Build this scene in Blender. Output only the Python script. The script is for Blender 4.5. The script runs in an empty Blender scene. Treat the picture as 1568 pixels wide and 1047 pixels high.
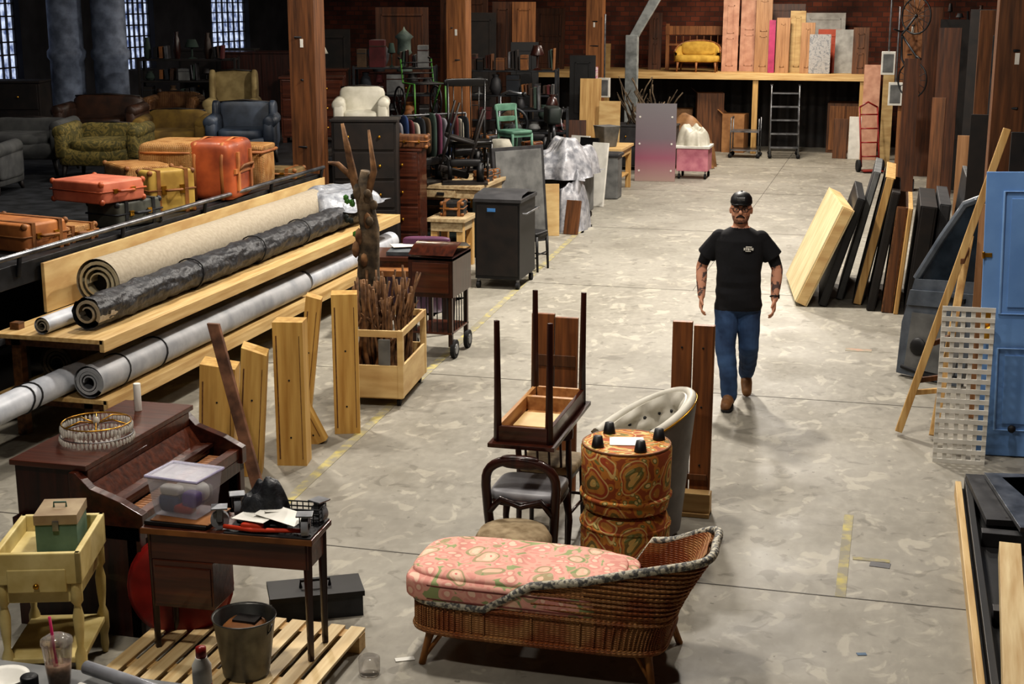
import bpy, bmesh, math, random
from mathutils import Vector, Matrix, Euler, noise
random.seed(7)
R=random.uniform
def lin(c):
    o=[]
    for v in c:
        v=v/255.0
        o.append(v/12.92 if v<=.04045 else ((v+.055)/1.055)**2.4)
    return (o[0],o[1],o[2],1)
# ---------------------------------------------------------------- materials
def newmat(name):
    m=bpy.data.materials.new(name); m.use_nodes=True
    nt=m.node_tree; b=nt.nodes['Principled BSDF']
    return m,nt,b
def M(name,c,c2=None,rough=.6,metal=0.,scale=6.,bump=0.,st=(1,1,1),lo=.35,hi=.65,detail=4,coat=0,emit=0):
    m,nt,b=newmat(name); N=nt.nodes; L=nt.links
    b.inputs['Roughness'].default_value=rough; b.inputs['Metallic'].default_value=metal
    if coat: b.inputs['Coat Weight'].default_value=coat
    if c2 is None: c2=tuple(max(0,v*.78) for v in c)
    tc=N.new('ShaderNodeTexCoord'); mp=N.new('ShaderNodeMapping'); mp.inputs['Scale'].default_value=st
    no=N.new('ShaderNodeTexNoise'); no.inputs['Scale'].default_value=scale; no.inputs['Detail'].default_value=detail
    L.new(tc.outputs['Object'],mp.inputs['Vector']); L.new(mp.outputs[0],no.inputs['Vector'])
    cr=N.new('ShaderNodeValToRGB'); cr.color_ramp.elements[0].position=lo; cr.color_ramp.elements[1].position=hi
    cr.color_ramp.elements[0].color=lin(c2); cr.color_ramp.elements[1].color=lin(c)
    L.new(no.outputs['Fac'],cr.inputs[0]); L.new(cr.outputs[0],b.inputs['Base Color'])
    if bump:
        bp=N.new('ShaderNodeBump'); bp.inputs['Strength'].default_value=bump; bp.inputs['Distance'].default_value=.02
        L.new(no.outputs['Fac'],bp.inputs['Height']); L.new(bp.outputs[0],b.inputs['Normal'])
    if emit:
        L.new(cr.outputs[0],b.inputs['Emission Color']); b.inputs['Emission Strength'].default_value=emit
    return m
def wood(name,c,c2,ax='z',rough=.5,sc=3.,bump=.1,coat=0):
    st={'x':(.6,9,9),'y':(9,.6,9),'z':(9,9,.6)}[ax]
    return M(name,c,c2,rough=rough,scale=sc,st=st,bump=bump,lo=.3,hi=.7,detail=6,coat=coat)
def multi(name,cols,scale=6,rough=.8,dist=1.2,bump=.2,const=False):
    m,nt,b=newmat(name); N=nt.nodes; L=nt.links
    b.inputs['Roughness'].default_value=rough
    tc=N.new('ShaderNodeTexCoord')
    t=N.new('ShaderNodeTexNoise'); t.inputs['Scale'].default_value=scale; t.inputs['Detail'].default_value=2; t.inputs['Distortion'].default_value=dist; o=t.outputs['Fac']
    L.new(tc.outputs['Object'],t.inputs['Vector'])
    cr=N.new('ShaderNodeValToRGB'); cr.color_ramp.interpolation='CONSTANT' if const else 'EASE'
    els=cr.color_ramp.elements
    while len(els)>1: els.remove(els[0])
    els[0].position=cols[0][0]; els[0].color=lin(cols[0][1])
    for p,c in cols[1:]:
        e=els.new(p); e.color=lin(c)
    L.new(o,cr.inputs[0]); L.new(cr.outputs[0],b.inputs['Base Color'])
    if bump:
        bp=N.new('ShaderNodeBump'); bp.inputs['Strength'].default_value=bump; bp.inputs['Distance'].default_value=.01
        L.new(o,bp.inputs['Height']); L.new(bp.outputs[0],b.inputs['Normal'])
    return m
def motif(name,big,r1e,r2e,s1=7,s2=22,th=.52,warp=.16,mixk=.3):
    """woven fabric: warped voronoi motifs over a small-scale ground"""
    m,nt,b=newmat(name); N=nt.nodes; L=nt.links; b.inputs['Roughness'].default_value=.8
    tc=N.new('ShaderNodeTexCoord'); no=N.new('ShaderNodeTexNoise'); no.inputs['Scale'].default_value=5; no.inputs['Detail'].default_value=1
    L.new(tc.outputs['Object'],no.inputs['Vector'])
    mv=N.new('ShaderNodeVectorMath'); mv.operation='MULTIPLY_ADD'; mv.inputs[1].default_value=(warp,)*3
    L.new(no.outputs['Color'],mv.inputs[0]); L.new(tc.outputs['Object'],mv.inputs[2])
    def vor(s):
        v=N.new('ShaderNodeTexVoronoi'); v.inputs['Scale'].default_value=s; L.new(mv.outputs[0],v.inputs['Vector']); return v
    def ramp(o,els):
        r=N.new('ShaderNodeValToRGB'); r.color_ramp.interpolation='CONSTANT'; e=r.color_ramp.elements
        while len(e)>1: e.remove(e[0])
        e[0].position=els[0][0]; e[0].color=lin(els[0][1])
        for p,c in els[1:]: q=e.new(p); q.color=lin(c)
        L.new(o,r.inputs[0]); return r
    v1=vor(s1); r1=ramp(v1.outputs['Distance'],r1e); v2=vor(s2); r2=ramp(v2.outputs['Distance'],r2e)
    fac=N.new('ShaderNodeMath'); fac.operation='GREATER_THAN'; fac.inputs[1].default_value=th; L.new(v1.outputs['Distance'],fac.inputs[0])
    mx=N.new('ShaderNodeMixRGB'); L.new(fac.outputs[0],mx.inputs[0]); L.new(r1.outputs[0],mx.inputs[1]); L.new(r2.outputs[0],mx.inputs[2])
    mx2=N.new('ShaderNodeMixRGB'); mx2.inputs[0].default_value=mixk; L.new(mx.outputs[0],mx2.inputs[1]); L.new(r2.outputs[0],mx2.inputs[2])
    L.new(mx2.outputs[0],b.inputs['Base Color']); return m
def wicker(name,c,c2,c3,s=55):
    m,nt,b=newmat(name); N=nt.nodes; L=nt.links
    b.inputs['Roughness'].default_value=.6
    tc=N.new('ShaderNodeTexCoord')
    w1=N.new('ShaderNodeTexWave'); w1.bands_direction='Z'; w1.inputs['Scale'].default_value=s*.45; w1.inputs['Distortion'].default_value=1.5; w1.inputs['Detail Scale'].default_value=4
    w2=N.new('ShaderNodeTexWave'); w2.bands_direction='X'; w2.inputs['Scale'].default_value=s*.2; w2.inputs['Distortion'].default_value=1.2
    no=N.new('ShaderNodeTexNoise'); no.inputs['Scale'].default_value=7
    for t in (w1,w2,no): L.new(tc.outputs['Object'],t.inputs['Vector'])
    mul=N.new('ShaderNodeMath'); mul.operation='MULTIPLY'; L.new(w1.outputs['Fac'],mul.inputs[0]); L.new(w2.outputs['Fac'],mul.inputs[1])
    ad=N.new('ShaderNodeMath'); ad.operation='ADD'; L.new(mul.outputs[0],ad.inputs[0]); ad.inputs[1].default_value=.2
    cr=N.new('ShaderNodeValToRGB'); cr.color_ramp.elements[0].color=lin(c2); cr.color_ramp.elements[1].color=lin(c); cr.color_ramp.elements[1].position=.6
    L.new(ad.outputs[0],cr.inputs[0])
    mx=N.new('ShaderNodeMixRGB'); cr2=N.new('ShaderNodeValToRGB'); cr2.color_ramp.elements[0].position=.45; cr2.color_ramp.elements[1].position=.62
    L.new(no.outputs['Fac'],cr2.inputs[0]); L.new(cr2.outputs[0],mx.inputs[0]); L.new(cr.outputs[0],mx.inputs[1]); mx.inputs[2].default_value=lin(c3); mx.blend_type='MULTIPLY'
    L.new(mx.outputs[0],b.inputs['Base Color'])
    bp=N.new('ShaderNodeBump'); bp.inputs['Strength'].default_value=.9; bp.inputs['Distance'].default_value=.01
    L.new(mul.outputs[0],bp.inputs['Height']); L.new(bp.outputs[0],b.inputs['Normal'])
    return m
# ---------------------------------------------------------------- mesh builder
class B:
    def __init__(s,name,loc=(0,0,0),rz=0,parent=None,rot=None):
        s.name=name; s.bm=bmesh.new(); s.mats=[]; s.loc=loc; s.rot=rot or (0,0,rz); s.parent=parent
    def mi(s,m):
        if m not in s.mats: s.mats.append(m)
        return s.mats.index(m)
    def face(s,vs,i,sm=False):
        try:
            f=s.bm.faces.new(vs); f.material_index=i; f.smooth=sm; return f
        except ValueError: return None
    def para(s,o,a,b,c,m):
        i=s.mi(m); o,a,b,c=map(Vector,(o,a,b,c))
        v=[s.bm.verts.new(o+p) for p in (Vector(),a,a+b,b,c,a+c,a+b+c,b+c)]
        for q in ((0,3,2,1),(4,5,6,7),(0,1,5,4),(1,2,6,5),(2,3,7,6),(3,0,4,7)): s.face([v[k] for k in q],i)
        return s
    def box(s,c,z,m,rot=(0,0,0)):
        Rm=Euler(rot).to_matrix(); a=Rm@Vector((z[0],0,0)); b=Rm@Vector((0,z[1],0)); d=Rm@Vector((0,0,z[2]))
        return s.para(Vector(c)-(a+b+d)/2,a,b,d,m)
    def bx(s,x0,x1,y0,y1,z0,z1,m): return s.para((x0,y0,z0),(x1-x0,0,0),(0,y1-y0,0),(0,0,z1-z0),m)
    def tube(s,pts,r,m,n=10,closed=False,flat=1.,cap=True,up=None):
        i=s.mi(m); pts=[Vector(p) for p in pts]; k=len(pts)
        rs=r if isinstance(r,(list,tuple)) else [r]*k
        rings=[]; pu=None
        for j,p in enumerate(pts):
            if closed: t=pts[(j+1)%k]-pts[j-1]
            else: t=pts[min(j+1,k-1)]-pts[max(j-1,0)]
            if t.length<1e-9: t=Vector((0,0,1))
            t.normalize()
            u=pu if pu is not None else (Vector(up) if up else (Vector((0,0,1)) if abs(t.z)<.9 else Vector((0,1,0))))
            u=u-t*u.dot(t)
            if u.length<1e-6: u=Vector((1,0,0))-t*t.x
            u.normalize(); pu=u; w=t.cross(u)
            rings.append([s.bm.verts.new(p+(u*math.cos(2*math.pi*q/n)*flat+w*math.sin(2*math.pi*q/n))*rs[j]) for q in range(n)])
        for j in range(k if closed else k-1):
            A=rings[j]; C=rings[(j+1)%k]
            for q in range(n): s.face([A[q],A[(q+1)%n],C[(q+1)%n],C[q]],i,True)
        if cap and not closed:
            s.face(rings[0][::-1],i); s.face(rings[-1],i)
        return s
    def cyl(s,p,q,r,m,r2=None,n=16): return s.tube([p,q],[r,r if r2 is None else r2],m,n)
    def lathe(s,c,prof,m,n=24,sx=1,sy=1):
        i=s.mi(m); c=Vector(c); rings=[]
        for r,z in prof: rings.append([s.bm.verts.new(c+Vector((r*sx*math.cos(2*math.pi*q/n),r*sy*math.sin(2*math.pi*q/n),z))) for q in range(n)])
        for j in range(len(rings)-1):
            for q in range(n): s.face([rings[j][q],rings[j][(q+1)%n],rings[j+1][(q+1)%n],rings[j+1][q]],i,True)
        if prof[0][0]>1e-4: s.face(rings[0][::-1],i)
        if prof[-1][0]>1e-4: s.face(rings[-1],i)
        return s
    def surf(s,g,m,cu=False,cv=False,sm=True):
        i=s.mi(m); V=[[s.bm.verts.new(Vector(p)) for p in row] for row in g]
        a=len(V); b=len(V[0])
        for j in range(a if cu else a-1):
            for k in range(b if cv else b-1):
                s.face([V[j][k],V[j][(k+1)%b],V[(j+1)%a][(k+1)%b],V[(j+1)%a][k]],i,sm)
        return s
    def cush(s,c,z,m,e=.35,rot=(0,0,0),n=20,fn=None):
        c=Vector(c); Rm=Euler(rot).to_matrix()
        def sg(v,p): return math.copysign(abs(v)**p,v)
        g=[]
        for j in range(n//2+1):
            ph=-math.pi/2+math.pi*j/(n//2)
            row=[]
            for k in range(n):
                th=2*math.pi*(k+.5)/n
                v=Vector((z[0]/2*sg(math.cos(ph),e)*sg(math.cos(th),e),z[1]/2*sg(math.cos(ph),e)*sg(math.sin(th),e),z[2]/2*sg(math.sin(ph),e)))
                if fn: v=fn(v)
                row.append(c+Rm@v)
            g.append(row)
        return s.surf(g,m,cv=True)
    def ell(s,c,r,m,n=14,rot=(0,0,0)): return s.cush(c,(2*r[0],2*r[1],2*r[2]),m,e=1.,rot=rot,n=n)
    def prism(s,pts,vec,m):
        i=s.mi(m); vec=Vector(vec); A=[s.bm.verts.new(Vector(p)) for p in pts]; C=[s.bm.verts.new(Vector(p)+vec) for p in pts]
        n=len(A); s.face(A[::-1],i); s.face(C,i)
        for k in range(n): s.face([A[k],A[(k+1)%n],C[(k+1)%n],C[k]],i)
        return s
    def done(s,bev=.004,solid=0):
        bmesh.ops.recalc_face_normals(s.bm,faces=s.bm.faces[:])
        me=bpy.data.meshes.new(s.name); s.bm.to_mesh(me); s.bm.free()
        for m in s.mats: me.materials.append(m)
        o=bpy.data.objects.new(s.name,me); bpy.context.scene.collection.objects.link(o)
        o.location=s.loc; o.rotation_euler=s.rot
        if s.parent: o.parent=s.parent
        if solid:
            q=o.modifiers.new('s','SOLIDIFY'); q.thickness=solid; q.offset=0
        if bev:
            q=o.modifiers.new('b','BEVEL'); q.width=bev; q.segments=2; q.limit_method='ANGLE'; q.angle_limit=.7
        return o
# ---------------------------------------------------------------- palette
pine=wood('pine',(208,174,116),(166,126,72),'z'); pineX=wood('pine_x',(216,186,132),(182,144,92),'x'); pineY=wood('pine_y',(216,188,136),(180,144,90),'y')
ply=M('plywood',(214,188,136),(190,156,106),scale=2.5,st=(1,1,4))
brownw=wood('aged_timber',(118,76,44),(64,40,24),'z'); brownY=wood('aged_timber_y',(124,84,50),(70,46,28),'y')
mahog=wood('mahogany',(74,34,20),(38,17,12),'y',rough=.28,coat=.3); mahogX=wood('mahogany_x',(92,48,30),(52,26,18),'x',rough=.3,coat=.3)
mahogZ=wood('mahogany_z',(64,28,19),(30,14,11),'z',rough=.35,coat=.2)
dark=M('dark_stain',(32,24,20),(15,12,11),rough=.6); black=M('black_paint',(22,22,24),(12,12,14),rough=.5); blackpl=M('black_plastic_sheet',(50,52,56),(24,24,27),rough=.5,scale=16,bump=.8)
steel=M('steel',(150,152,156),(96,98,102),rough=.35,metal=.8); dsteel=M('dark_steel',(58,60,64),(32,34,36),rough=.5,metal=.5)
white=M('white_paint',(228,226,218),(204,202,194),rough=.55); brass=M('brass',(206,160,62),(150,108,36),rough=.3,metal=.9)
grey=M('grey_paint',(114,115,114),(86,87,87),rough=.6); dgrey=M('dark_grey',(58,58,60),(38,38,41),rough=.6)
rubber=M('rubber',(30,30,32),(18,18,20),rough=.8)
# ---------------------------------------------------------------- room
def floor_mat():
    m,nt,b=newmat('concrete_floor'); N=nt.nodes; L=nt.links
    tc=N.new('ShaderNodeTexCoord')
    def noise_(s,d=6,dist=0,st=None):
        n=N.new('ShaderNodeTexNoise'); n.inputs['Scale'].default_value=s; n.inputs['Detail'].default_value=d; n.inputs['Distortion'].default_value=dist
        if st:
            mp=N.new('ShaderNodeMapping'); mp.inputs['Scale'].default_value=st; L.new(tc.outputs['Object'],mp.inputs[0]); L.new(mp.outputs[0],n.inputs['Vector'])
        else: L.new(tc.outputs['Object'],n.inputs['Vector'])
        return n
    def ramp(src,p0,c0,p1,c1):
        r=N.new('ShaderNodeValToRGB'); r.color_ramp.elements[0].position=p0; r.color_ramp.elements[1].position=p1
        r.color_ramp.elements[0].color=c0; r.color_ramp.elements[1].color=c1; L.new(src,r.inputs[0]); return r
    K=(0,0,0,1);W1=(1,1,1,1)
    def over(base,mask,k,col):
        mx=N.new('ShaderNodeMixRGB'); mul=N.new('ShaderNodeMath'); mul.operation='MULTIPLY'; mul.inputs[1].default_value=k
        L.new(mask,mul.inputs[0]); L.new(mul.outputs[0],mx.inputs[0]); L.new(base,mx.inputs[1]); mx.inputs[2].default_value=lin(col); return mx.outputs[0]
    c=ramp(noise_(.45,12,.2).outputs['Fac'],.25,lin((126,122,111)),.75,lin((154,150,140))).outputs[0]
    c=over(c,ramp(noise_(14,8,.3,(1,.6,1)).outputs['Fac'],.4,K,.7,W1).outputs[0],.3,(176,171,159))
    c=over(c,ramp(noise_(4.5,12,1.2,(1,.7,1)).outputs['Fac'],.58,K,.63,W1).outputs[0],.4,(190,184,168))
    c=over(c,ramp(noise_(1.1,10,.6).outputs['Fac'],.34,W1,.5,K).outputs[0],.3,(98,93,83))
    c=over(c,ramp(noise_(5.5,10,1.).outputs['Fac'],.34,W1,.4,K).outputs[0],.4,(88,84,75))
    c=over(c,ramp(noise_(17,3).outputs['Fac'],.25,W1,.29,K).outputs[0],.6,(62,58,52))
    L.new(c,b.inputs['Base Color'])
    rr=ramp(noise_(1.4,4).outputs['Fac'],.3,(.42,.42,.42,1),.7,(.68,.68,.68,1)); L.new(rr.outputs[0],b.inputs['Roughness']); b.inputs['Specular IOR Level'].default_value=.35
    bp=N.new('ShaderNodeBump'); bp.inputs['Strength'].default_value=.1; L.new(noise_(40,3).outputs['Fac'],bp.inputs['Height']); L.new(bp.outputs[0],b.inputs['Normal'])
    return m
def brick_mat(name,c1,c2,mort):
    m,nt,b=newmat(name); N=nt.nodes; L=nt.links
    tc=N.new('ShaderNodeTexCoord'); mp=N.new('ShaderNodeMapping'); mp.inputs['Rotation'].default_value=(math.pi/2,0,0)
    br=N.new('ShaderNodeTexBrick'); br.inputs['Scale'].default_value=2.2; br.inputs['Color1'].default_value=lin(c1); br.inputs['Color2'].default_value=lin(c2); br.inputs['Mortar'].default_value=lin(mort); br.inputs['Mortar Size'].default_value=.02
    no=N.new('ShaderNodeTexNoise'); no.inputs['Scale'].default_value=1.2; no.inputs['Detail'].default_value=5; L.new(tc.outputs['Object'],no.inputs['Vector'])
    r=N.new('ShaderNodeValToRGB'); r.color_ramp.elements[0].position=.35; r.color_ramp.elements[0].color=(.35,.35,.35,1); r.color_ramp.elements[1].position=.65; L.new(no.outputs['Fac'],r.inputs[0])
    mx=N.new('ShaderNodeMixRGB'); mx.blend_type='MULTIPLY'; mx.inputs[0].default_value=1
    L.new(tc.outputs['Object'],mp.inputs[0]); L.new(mp.outputs[0],br.inputs['Vector']); L.new(br.outputs['Color'],mx.inputs[1]); L.new(r.outputs[0],mx.inputs[2]); L.new(mx.outputs[0],b.inputs['Base Color']); b.inputs['Roughness'].default_value=.9
    return m
fm=floor_mat()
B('floor').bx(-15,3.5,2.5,35,-.2,0,fm).done(0)
brick=brick_mat('brick_wall',(136,74,52),(98,54,40),(80,62,54)); bpaint=M('painted_wall',(50,50,56),(26,27,33),rough=.9,scale=1.5)
B('wall_back').bx(-15,3.5,35,35.3,0,6.2,brick).done(0)
B('wall_right').bx(3.5,3.8,2.5,35,0,6.2,brick).done(0)
w=B('wall_left')
wins=[(11.5,12.9),(15.8,17.2),(21.4,22.8),(26.2,27.6),(30.2,32.2)]
ys=2.5
for a,c in wins:
    w.bx(-15.3,-15,ys,a,0,6.2,bpaint); w.bx(-15.3,-15,a,c,0,1.95,bpaint); w.bx(-15.3,-15,a,c,4.6,6.2,bpaint); ys=c
w.bx(-15.3,-15,ys,35,0,6.2,bpaint); w.done(0)
B('ceiling').bx(-15,3.5,2.5,35,6.2,6.4,M('ceiling_boards',(60,48,40),(40,32,28))).done(0)
glass=M('glass_block',(200,212,236),(80,94,130),scale=7,rough=.3,emit=1.0)
for k,(a,c) in enumerate(wins):
    g=B('window_%d'%(k+1)); g.bx(-15.2,-15.17,a,c,1.95,4.6,glass)
    n=7
    for q in range(n+1): g.bx(-15.16,-15.12,a+(c-a)*q/n-.012,a+(c-a)*q/n+.012,1.95,4.6,dgrey)
    for q in range(13): g.bx(-15.16,-15.12,a,c,1.95+2.65*q/12-.012,1.95+2.65*q/12+.012,dgrey)
    g.done(0)
jm=M('joint_filler',(84,80,72),(60,56,50))
j=B('floor_joint')
for y in (7.9,12.12,16.6,21.1,25.6,30): j.bx(-6.5,3.4,y-.005,y+.005,.0005,.002,jm)
j.bx(-2.204,-2.196,16.6,34,.0005,.002,jm)
j.done(0)
def worn(name,c): return M(name,c,(140,135,118),scale=9,lo=.46,hi=.72,rough=.7)
yp=worn('worn_yellow_paint',(186,172,100))
j=B('floor_marking'); 
j.prism([(-3.88,8.0,.001),(-3.80,8.0,.001),(-4.42,21,.001),(-4.50,21,.001)],(0,0,.002),yp)
j.bx(-.18,-.12,7.9,9.3,.001,.003,yp); j.bx(-.1,.12,8.5,8.55,.001,.003,yp)
j.bx(-.35,-.1,14.0,14.12,.001,.003,worn('worn_red_paint',(186,140,120)))
j.done(0)
b=B('blue_tape_scrap',(-.03,7.15,.001),.3); b.bx(0,.05,0,.03,0,.002,M('blue_tape',(90,120,150))); b.done(0)
b=B('grey_tape_scrap',(.0,8.42,.001),-.1); b.bx(0,.12,0,.08,0,.002,M('grey_tape',(110,110,112))); b.done(0)
# ---------------------------------------------------------------- timber posts
def post(x,y,w=.33,mat=brownw,h=6.19):
    p=B('timber_post',(x,y,0)); p.bx(-w/2,w/2,-w/2,w/2,0,h,mat)
    for z in (1.,1.6,2.4,2.9): p.cyl((R(-.1,.1),-w/2-.01,z),(R(-.1,.1),-w/2+.01,z),.012,dsteel,n=8)
    p.bx(-w/2-.02,w/2+.02,-w/2-.02,w/2+.02,0,.18,dsteel)
    p.bx(-.02,.02,-w/2-.004,-w/2+.002,2.78,2.88,white)
    p.done(.012)
lt=wood('orange_timber',(160,108,64),(104,66,38),'z')
post(-6.9,16.4); post(-6.85,22.5,.32,lt); post(-6.2,30.2,.34,lt); post(.18,26.8,.34,lt); post(.99,13.7,.36)
pc=M('blue_grey_paint',(150,162,184),(104,114,132),rough=.6)
for (x,y) in ((-12.8,22),(-13.5,21.8)):
    p=B('painted_pipe_column',(x,y,0)); p.lathe((0,0,0),[(.36,0),(.36,.2),(.28,.25),(.28,2.35),(.32,2.4),(.32,2.5),(.28,2.55),(.28,6.19)],pc); p.done(0)
# ---------------------------------------------------------------- carpet rack (left)
rk=B('carpet_storage_rack')
for z in (.34,.81): rk.bx(-6.6,-5.66,9.35,16.1,z,z+.035,pineY); rk.bx(-5.69,-5.65,9.35,16.1,z-.06,z+.036,pineY)
for y in (9.5,11.7,13.9,15.9):
    rk.bx(-6.55,-6.47,y,y+.08,0,.9,brownY)
    rk.bx(-6.6,-5.7,y,y+.08,.25,.34,brownY); rk.bx(-6.6,-5.7,y,y+.08,.72,.81,brownY)
    rk.bx(-5.95,-5.87,y,y+.08,0,.34,brownY)
rk.bx(-6.63,-6.6,10.1,16.1,.85,1.26,ply)
rk.done(.003)
pl=B('storage_platform')
pl.bx(-14.5,-6.69,8,16.1,1.22,1.3,dsteel); pl.bx(-14.5,-7.2,16.1,21.5,1.22,1.3,dsteel)
for y in (8.3,11,13.6,15.8): 
    for x in (-6.75,-9.5,-12.5): pl.bx(x-.05,x+.05,y-.05,y+.05,0,1.22,dsteel)
pl.bx(-6.70,-6.65,8,16.1,1.12,1.3,dsteel)
pl.cyl((-6.61,8,1.38),(-6.61,16.1,1.38),.022,steel); 
for y in (8.2,9.8,11.4,13,14.6,16.05): pl.cyl((-6.64,y,1.2),(-6.61,y,1.38),.02,dsteel)
pl.done(.004)
def roll(name,x,z,y0,y1,r,mat,edge=None,wr=0,dx=0,turns=2.6,th=.03):
    b=B(name,(x,y0,z)); L=y1-y0; n=56 if wr>.05 else 36; g=[]
    m=int(max(6,L*(30 if wr>.05 else 6)))
    for j in range(m+1):
        y=L*j/m; row=[]
        for k in range(n):
            a=2*math.pi*k/n; p=Vector((math.cos(a)*1.6,y*5,math.sin(a)*1.6))
            nz=noise.noise(p)*.8+.6*noise.noise(p*2.3)+(.35*abs(noise.noise(p*4)) if wr>.05 else 0)
            rr=r*(1+wr*nz*1.6+.012*math.sin(y*4+a))
            row.append((rr*math.cos(a)+dx*y/L,y,rr*math.sin(a)))
        g.append(row)
    b.surf(g,mat,cv=True)
    for (yy,s) in ((0,-1),(L,1)):
        sp=[]; q=int(turns*20)
        for k in range(q+1):
            t=k/q; a=-.6+t*turns*2*math.pi; rr=r*(.99-t*.62)
            sp.append((rr*math.cos(a)+(dx if s>0 else 0),rr*math.sin(a)))
        in_y=yy-s*.35; out=yy+s*.004
        b.surf([[(p[0],out,p[1]) for p in sp],[(p[0],in_y,p[1]) for p in sp]],edge or mat)
        b.surf([[(p[0],out,p[1]) for p in sp],[(p[0]*(1-th/r),out,p[1]*(1-th/r)) for p in sp]],edge or mat)
        b.tube([(dx if s>0 else 0,yy-s*.12,0),(dx if s>0 else 0,yy-s*.16,0)],[r*.97,r*.97],dark,n=20)
    return b.done(0)
cbeige=M('beige_carpet_back',(166,156,138),(152,142,124),scale=30,bump=.2,rough=.95); cgrey=M('grey_vinyl',(172,173,176),(136,139,144),scale=4,bump=.25,rough=.5)
cbrown=M('brown_carpet',(108,94,74),(78,68,52),scale=20,bump=.3,rough=.95); wtube=M('white_wrap',(198,201,207),(164,169,177),scale=5,bump=.3,rough=.45)
cream=M('cream_carpet',(200,190,162),(176,166,138),scale=12,bump=.3,rough=.9)
roll('carpet_roll',-6.3,1.055,10.4,15.6,.2,cbeige,cream)
roll('wrapped_carpet_roll',-5.93,.985,9.6,15.2,.122,blackpl,cbeige,wr=.1,turns=1.5)
roll('small_fabric_roll',-6.2,.915,9.4,10.35,.065,wtube,cbeige,turns=1.5,th=.015)
roll('vinyl_roll',-5.8,.51,9.35,13.4,.125,cgrey,cgrey,wr=.015)
roll('brown_carpet_roll',-6.32,.525,9.75,14.6,.145,cbrown,cbrown)
roll('long_white_roll',-6.08,.475,7.6,15.9,.1,wtube,wtube,wr=.03,turns=1.5)
roll('cream_carpet_roll',-5.85,.49,13.6,16.3,.11,wtube,wtube,turns=1.5)
st=B('roll_strap',(0,0,0))
for (x,z,y,r,m_) in ((-5.8,.51,9.75,.129,black),(-5.8,.51,10.35,.129,black),(-6.08,.475,8.9,.105,black),(-6.08,.475,9.0,.105,black),(-5.93,.985,11.3,.137,black),(-5.93,.985,12.6,.137,black),(-5.93,.985,13.7,.137,black)):
    st.tube([(x+r*math.cos(a*.314),y+.02*math.sin(a*.6),z+r*math.sin(a*.314)) for a in range(20)],.007,m_,n=6,closed=True)
st.done(0)
clearpl=M('clear_plastic',(176,180,186),(120,124,132),scale=10,bump=1,rough=.3)
def heap(name,loc,size,mat,seed=1,n=34,amp=.25,fq=1.):
    random.seed(seed); b=B(name,loc); ph=[R(0,6) for _ in range(8)]
    g=[]
    for j in range(n+1):
        row=[]
        for k in range(n+1):
            u=j/n*2-1; v=k/n*2-1; d=max(0,1-(abs(u)**2.5+abs(v)**2.5))
            z=d**.45*(1+amp*math.sin(fq*5*u+ph[0])*math.cos(fq*4*v+ph[1])+amp*.6*math.sin(fq*(11*u+9*v)+ph[2])*(1 if fq>=1 else .3)+amp*.4*math.sin(fq*(17*u-13*v)+ph[3])*(1 if fq>=1 else .3)) if d>0 else 0
            row.append((u*size[0]/2*(1+.06*math.sin(9*v+ph[4])),v*size[1]/2*(1+.06*math.sin(8*u+ph[5])),z*size[2]*.8))
        g.append(row)
    b.surf(g,mat); o=b.done(0); random.seed(seed+50); return o
heap('crumpled_plastic_sheet',(-6.1,15.3,1.06),(.8,1.2,.26),clearpl,3,30,.2,.8)
# ---------------------------------------------------------------- suitcases
def suitcase(name,loc,rz,w,d,h,mat,trim,strap=True):
    b=B(name,loc,rz)
    b.cush((0,0,h/2),(w,d,h),mat,e=.14,n=36)
    b.tube([(sx*w/2*1.005,sy*d/2*1.005,h*.55) for sx,sy in ((-1,-1),(1,-1),(1,1),(-1,1))],.008,trim,n=6,closed=True)
    if strap:
        for x in (-w*.3,w*.3): b.bx(x-.02,x+.02,-d/2-.006,d/2+.006,-.0,h+.006,trim)
    for x in (-w*.2,w*.2): b.bx(x-.025,x+.025,-d/2-.014,-d/2+.01,h*.45,h*.65,brass)
    b.tube([(-.08,-d/2,h*.55),(-.08,-d/2-.05,h*.55),(.08,-d/2-.05,h*.55),(.08,-d/2,h*.55)],.012,trim,n=8)
    for sx in (-1,1):
        for sy in (-1,1):
            for z in (.02,h-.02): b.ell((sx*(w/2-.02),sy*(d/2-.02),z),(.03,.03,.03),trim,n=8)
    return b.done(0)
orange=M('orange_leather',(190,124,68),(134,82,46),rough=.55,scale=4); coral=M('coral_vinyl',(202,120,92),(164,88,66),rough=.55,scale=4); mustard=M('mustard_vinyl',(184,154,76),(144,114,50),rough=.55,scale=4)
redor=M('red_orange_leather',(180,92,50),(126,58,32),rough=.5,coat=.1,scale=4); tan=M('tan_straps',(140,92,46),(104,64,30)); gtrunk=M('grey_trunk',(78,80,72),(50,52,46),rough=.6)
wick=wicker('woven_rattan',(196,150,90),(136,94,52),(220,204,172),80)
suitcase('orange_suitcase',(-7.15,10.55,1.3),1.35,.5,.75,.24,orange,tan)
suitcase('tan_suitcase',(-7.0,11.0,1.3),1.4,.4,.5,.14,wick,tan)
suitcase('grey_trunk',(-6.88,11.9,1.3),1.35,.6,.38,.24,gtrunk,dsteel)
suitcase('coral_suitcase',(-7.05,11.75,1.545),1.3,.55,.65,.2,coral,redor,strap=False)
suitcase('mustard_suitcase',(-6.9,12.75,1.3),1.0,.5,.26,.42,mustard,tan)
suitcase('rattan_hamper_case',(-7.45,13.2,1.3),.85,.5,.7,.42,wick,tan,strap=False)
b=B('orange_travel_bag',(-6.95,13.85,1.3),.12)
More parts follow.
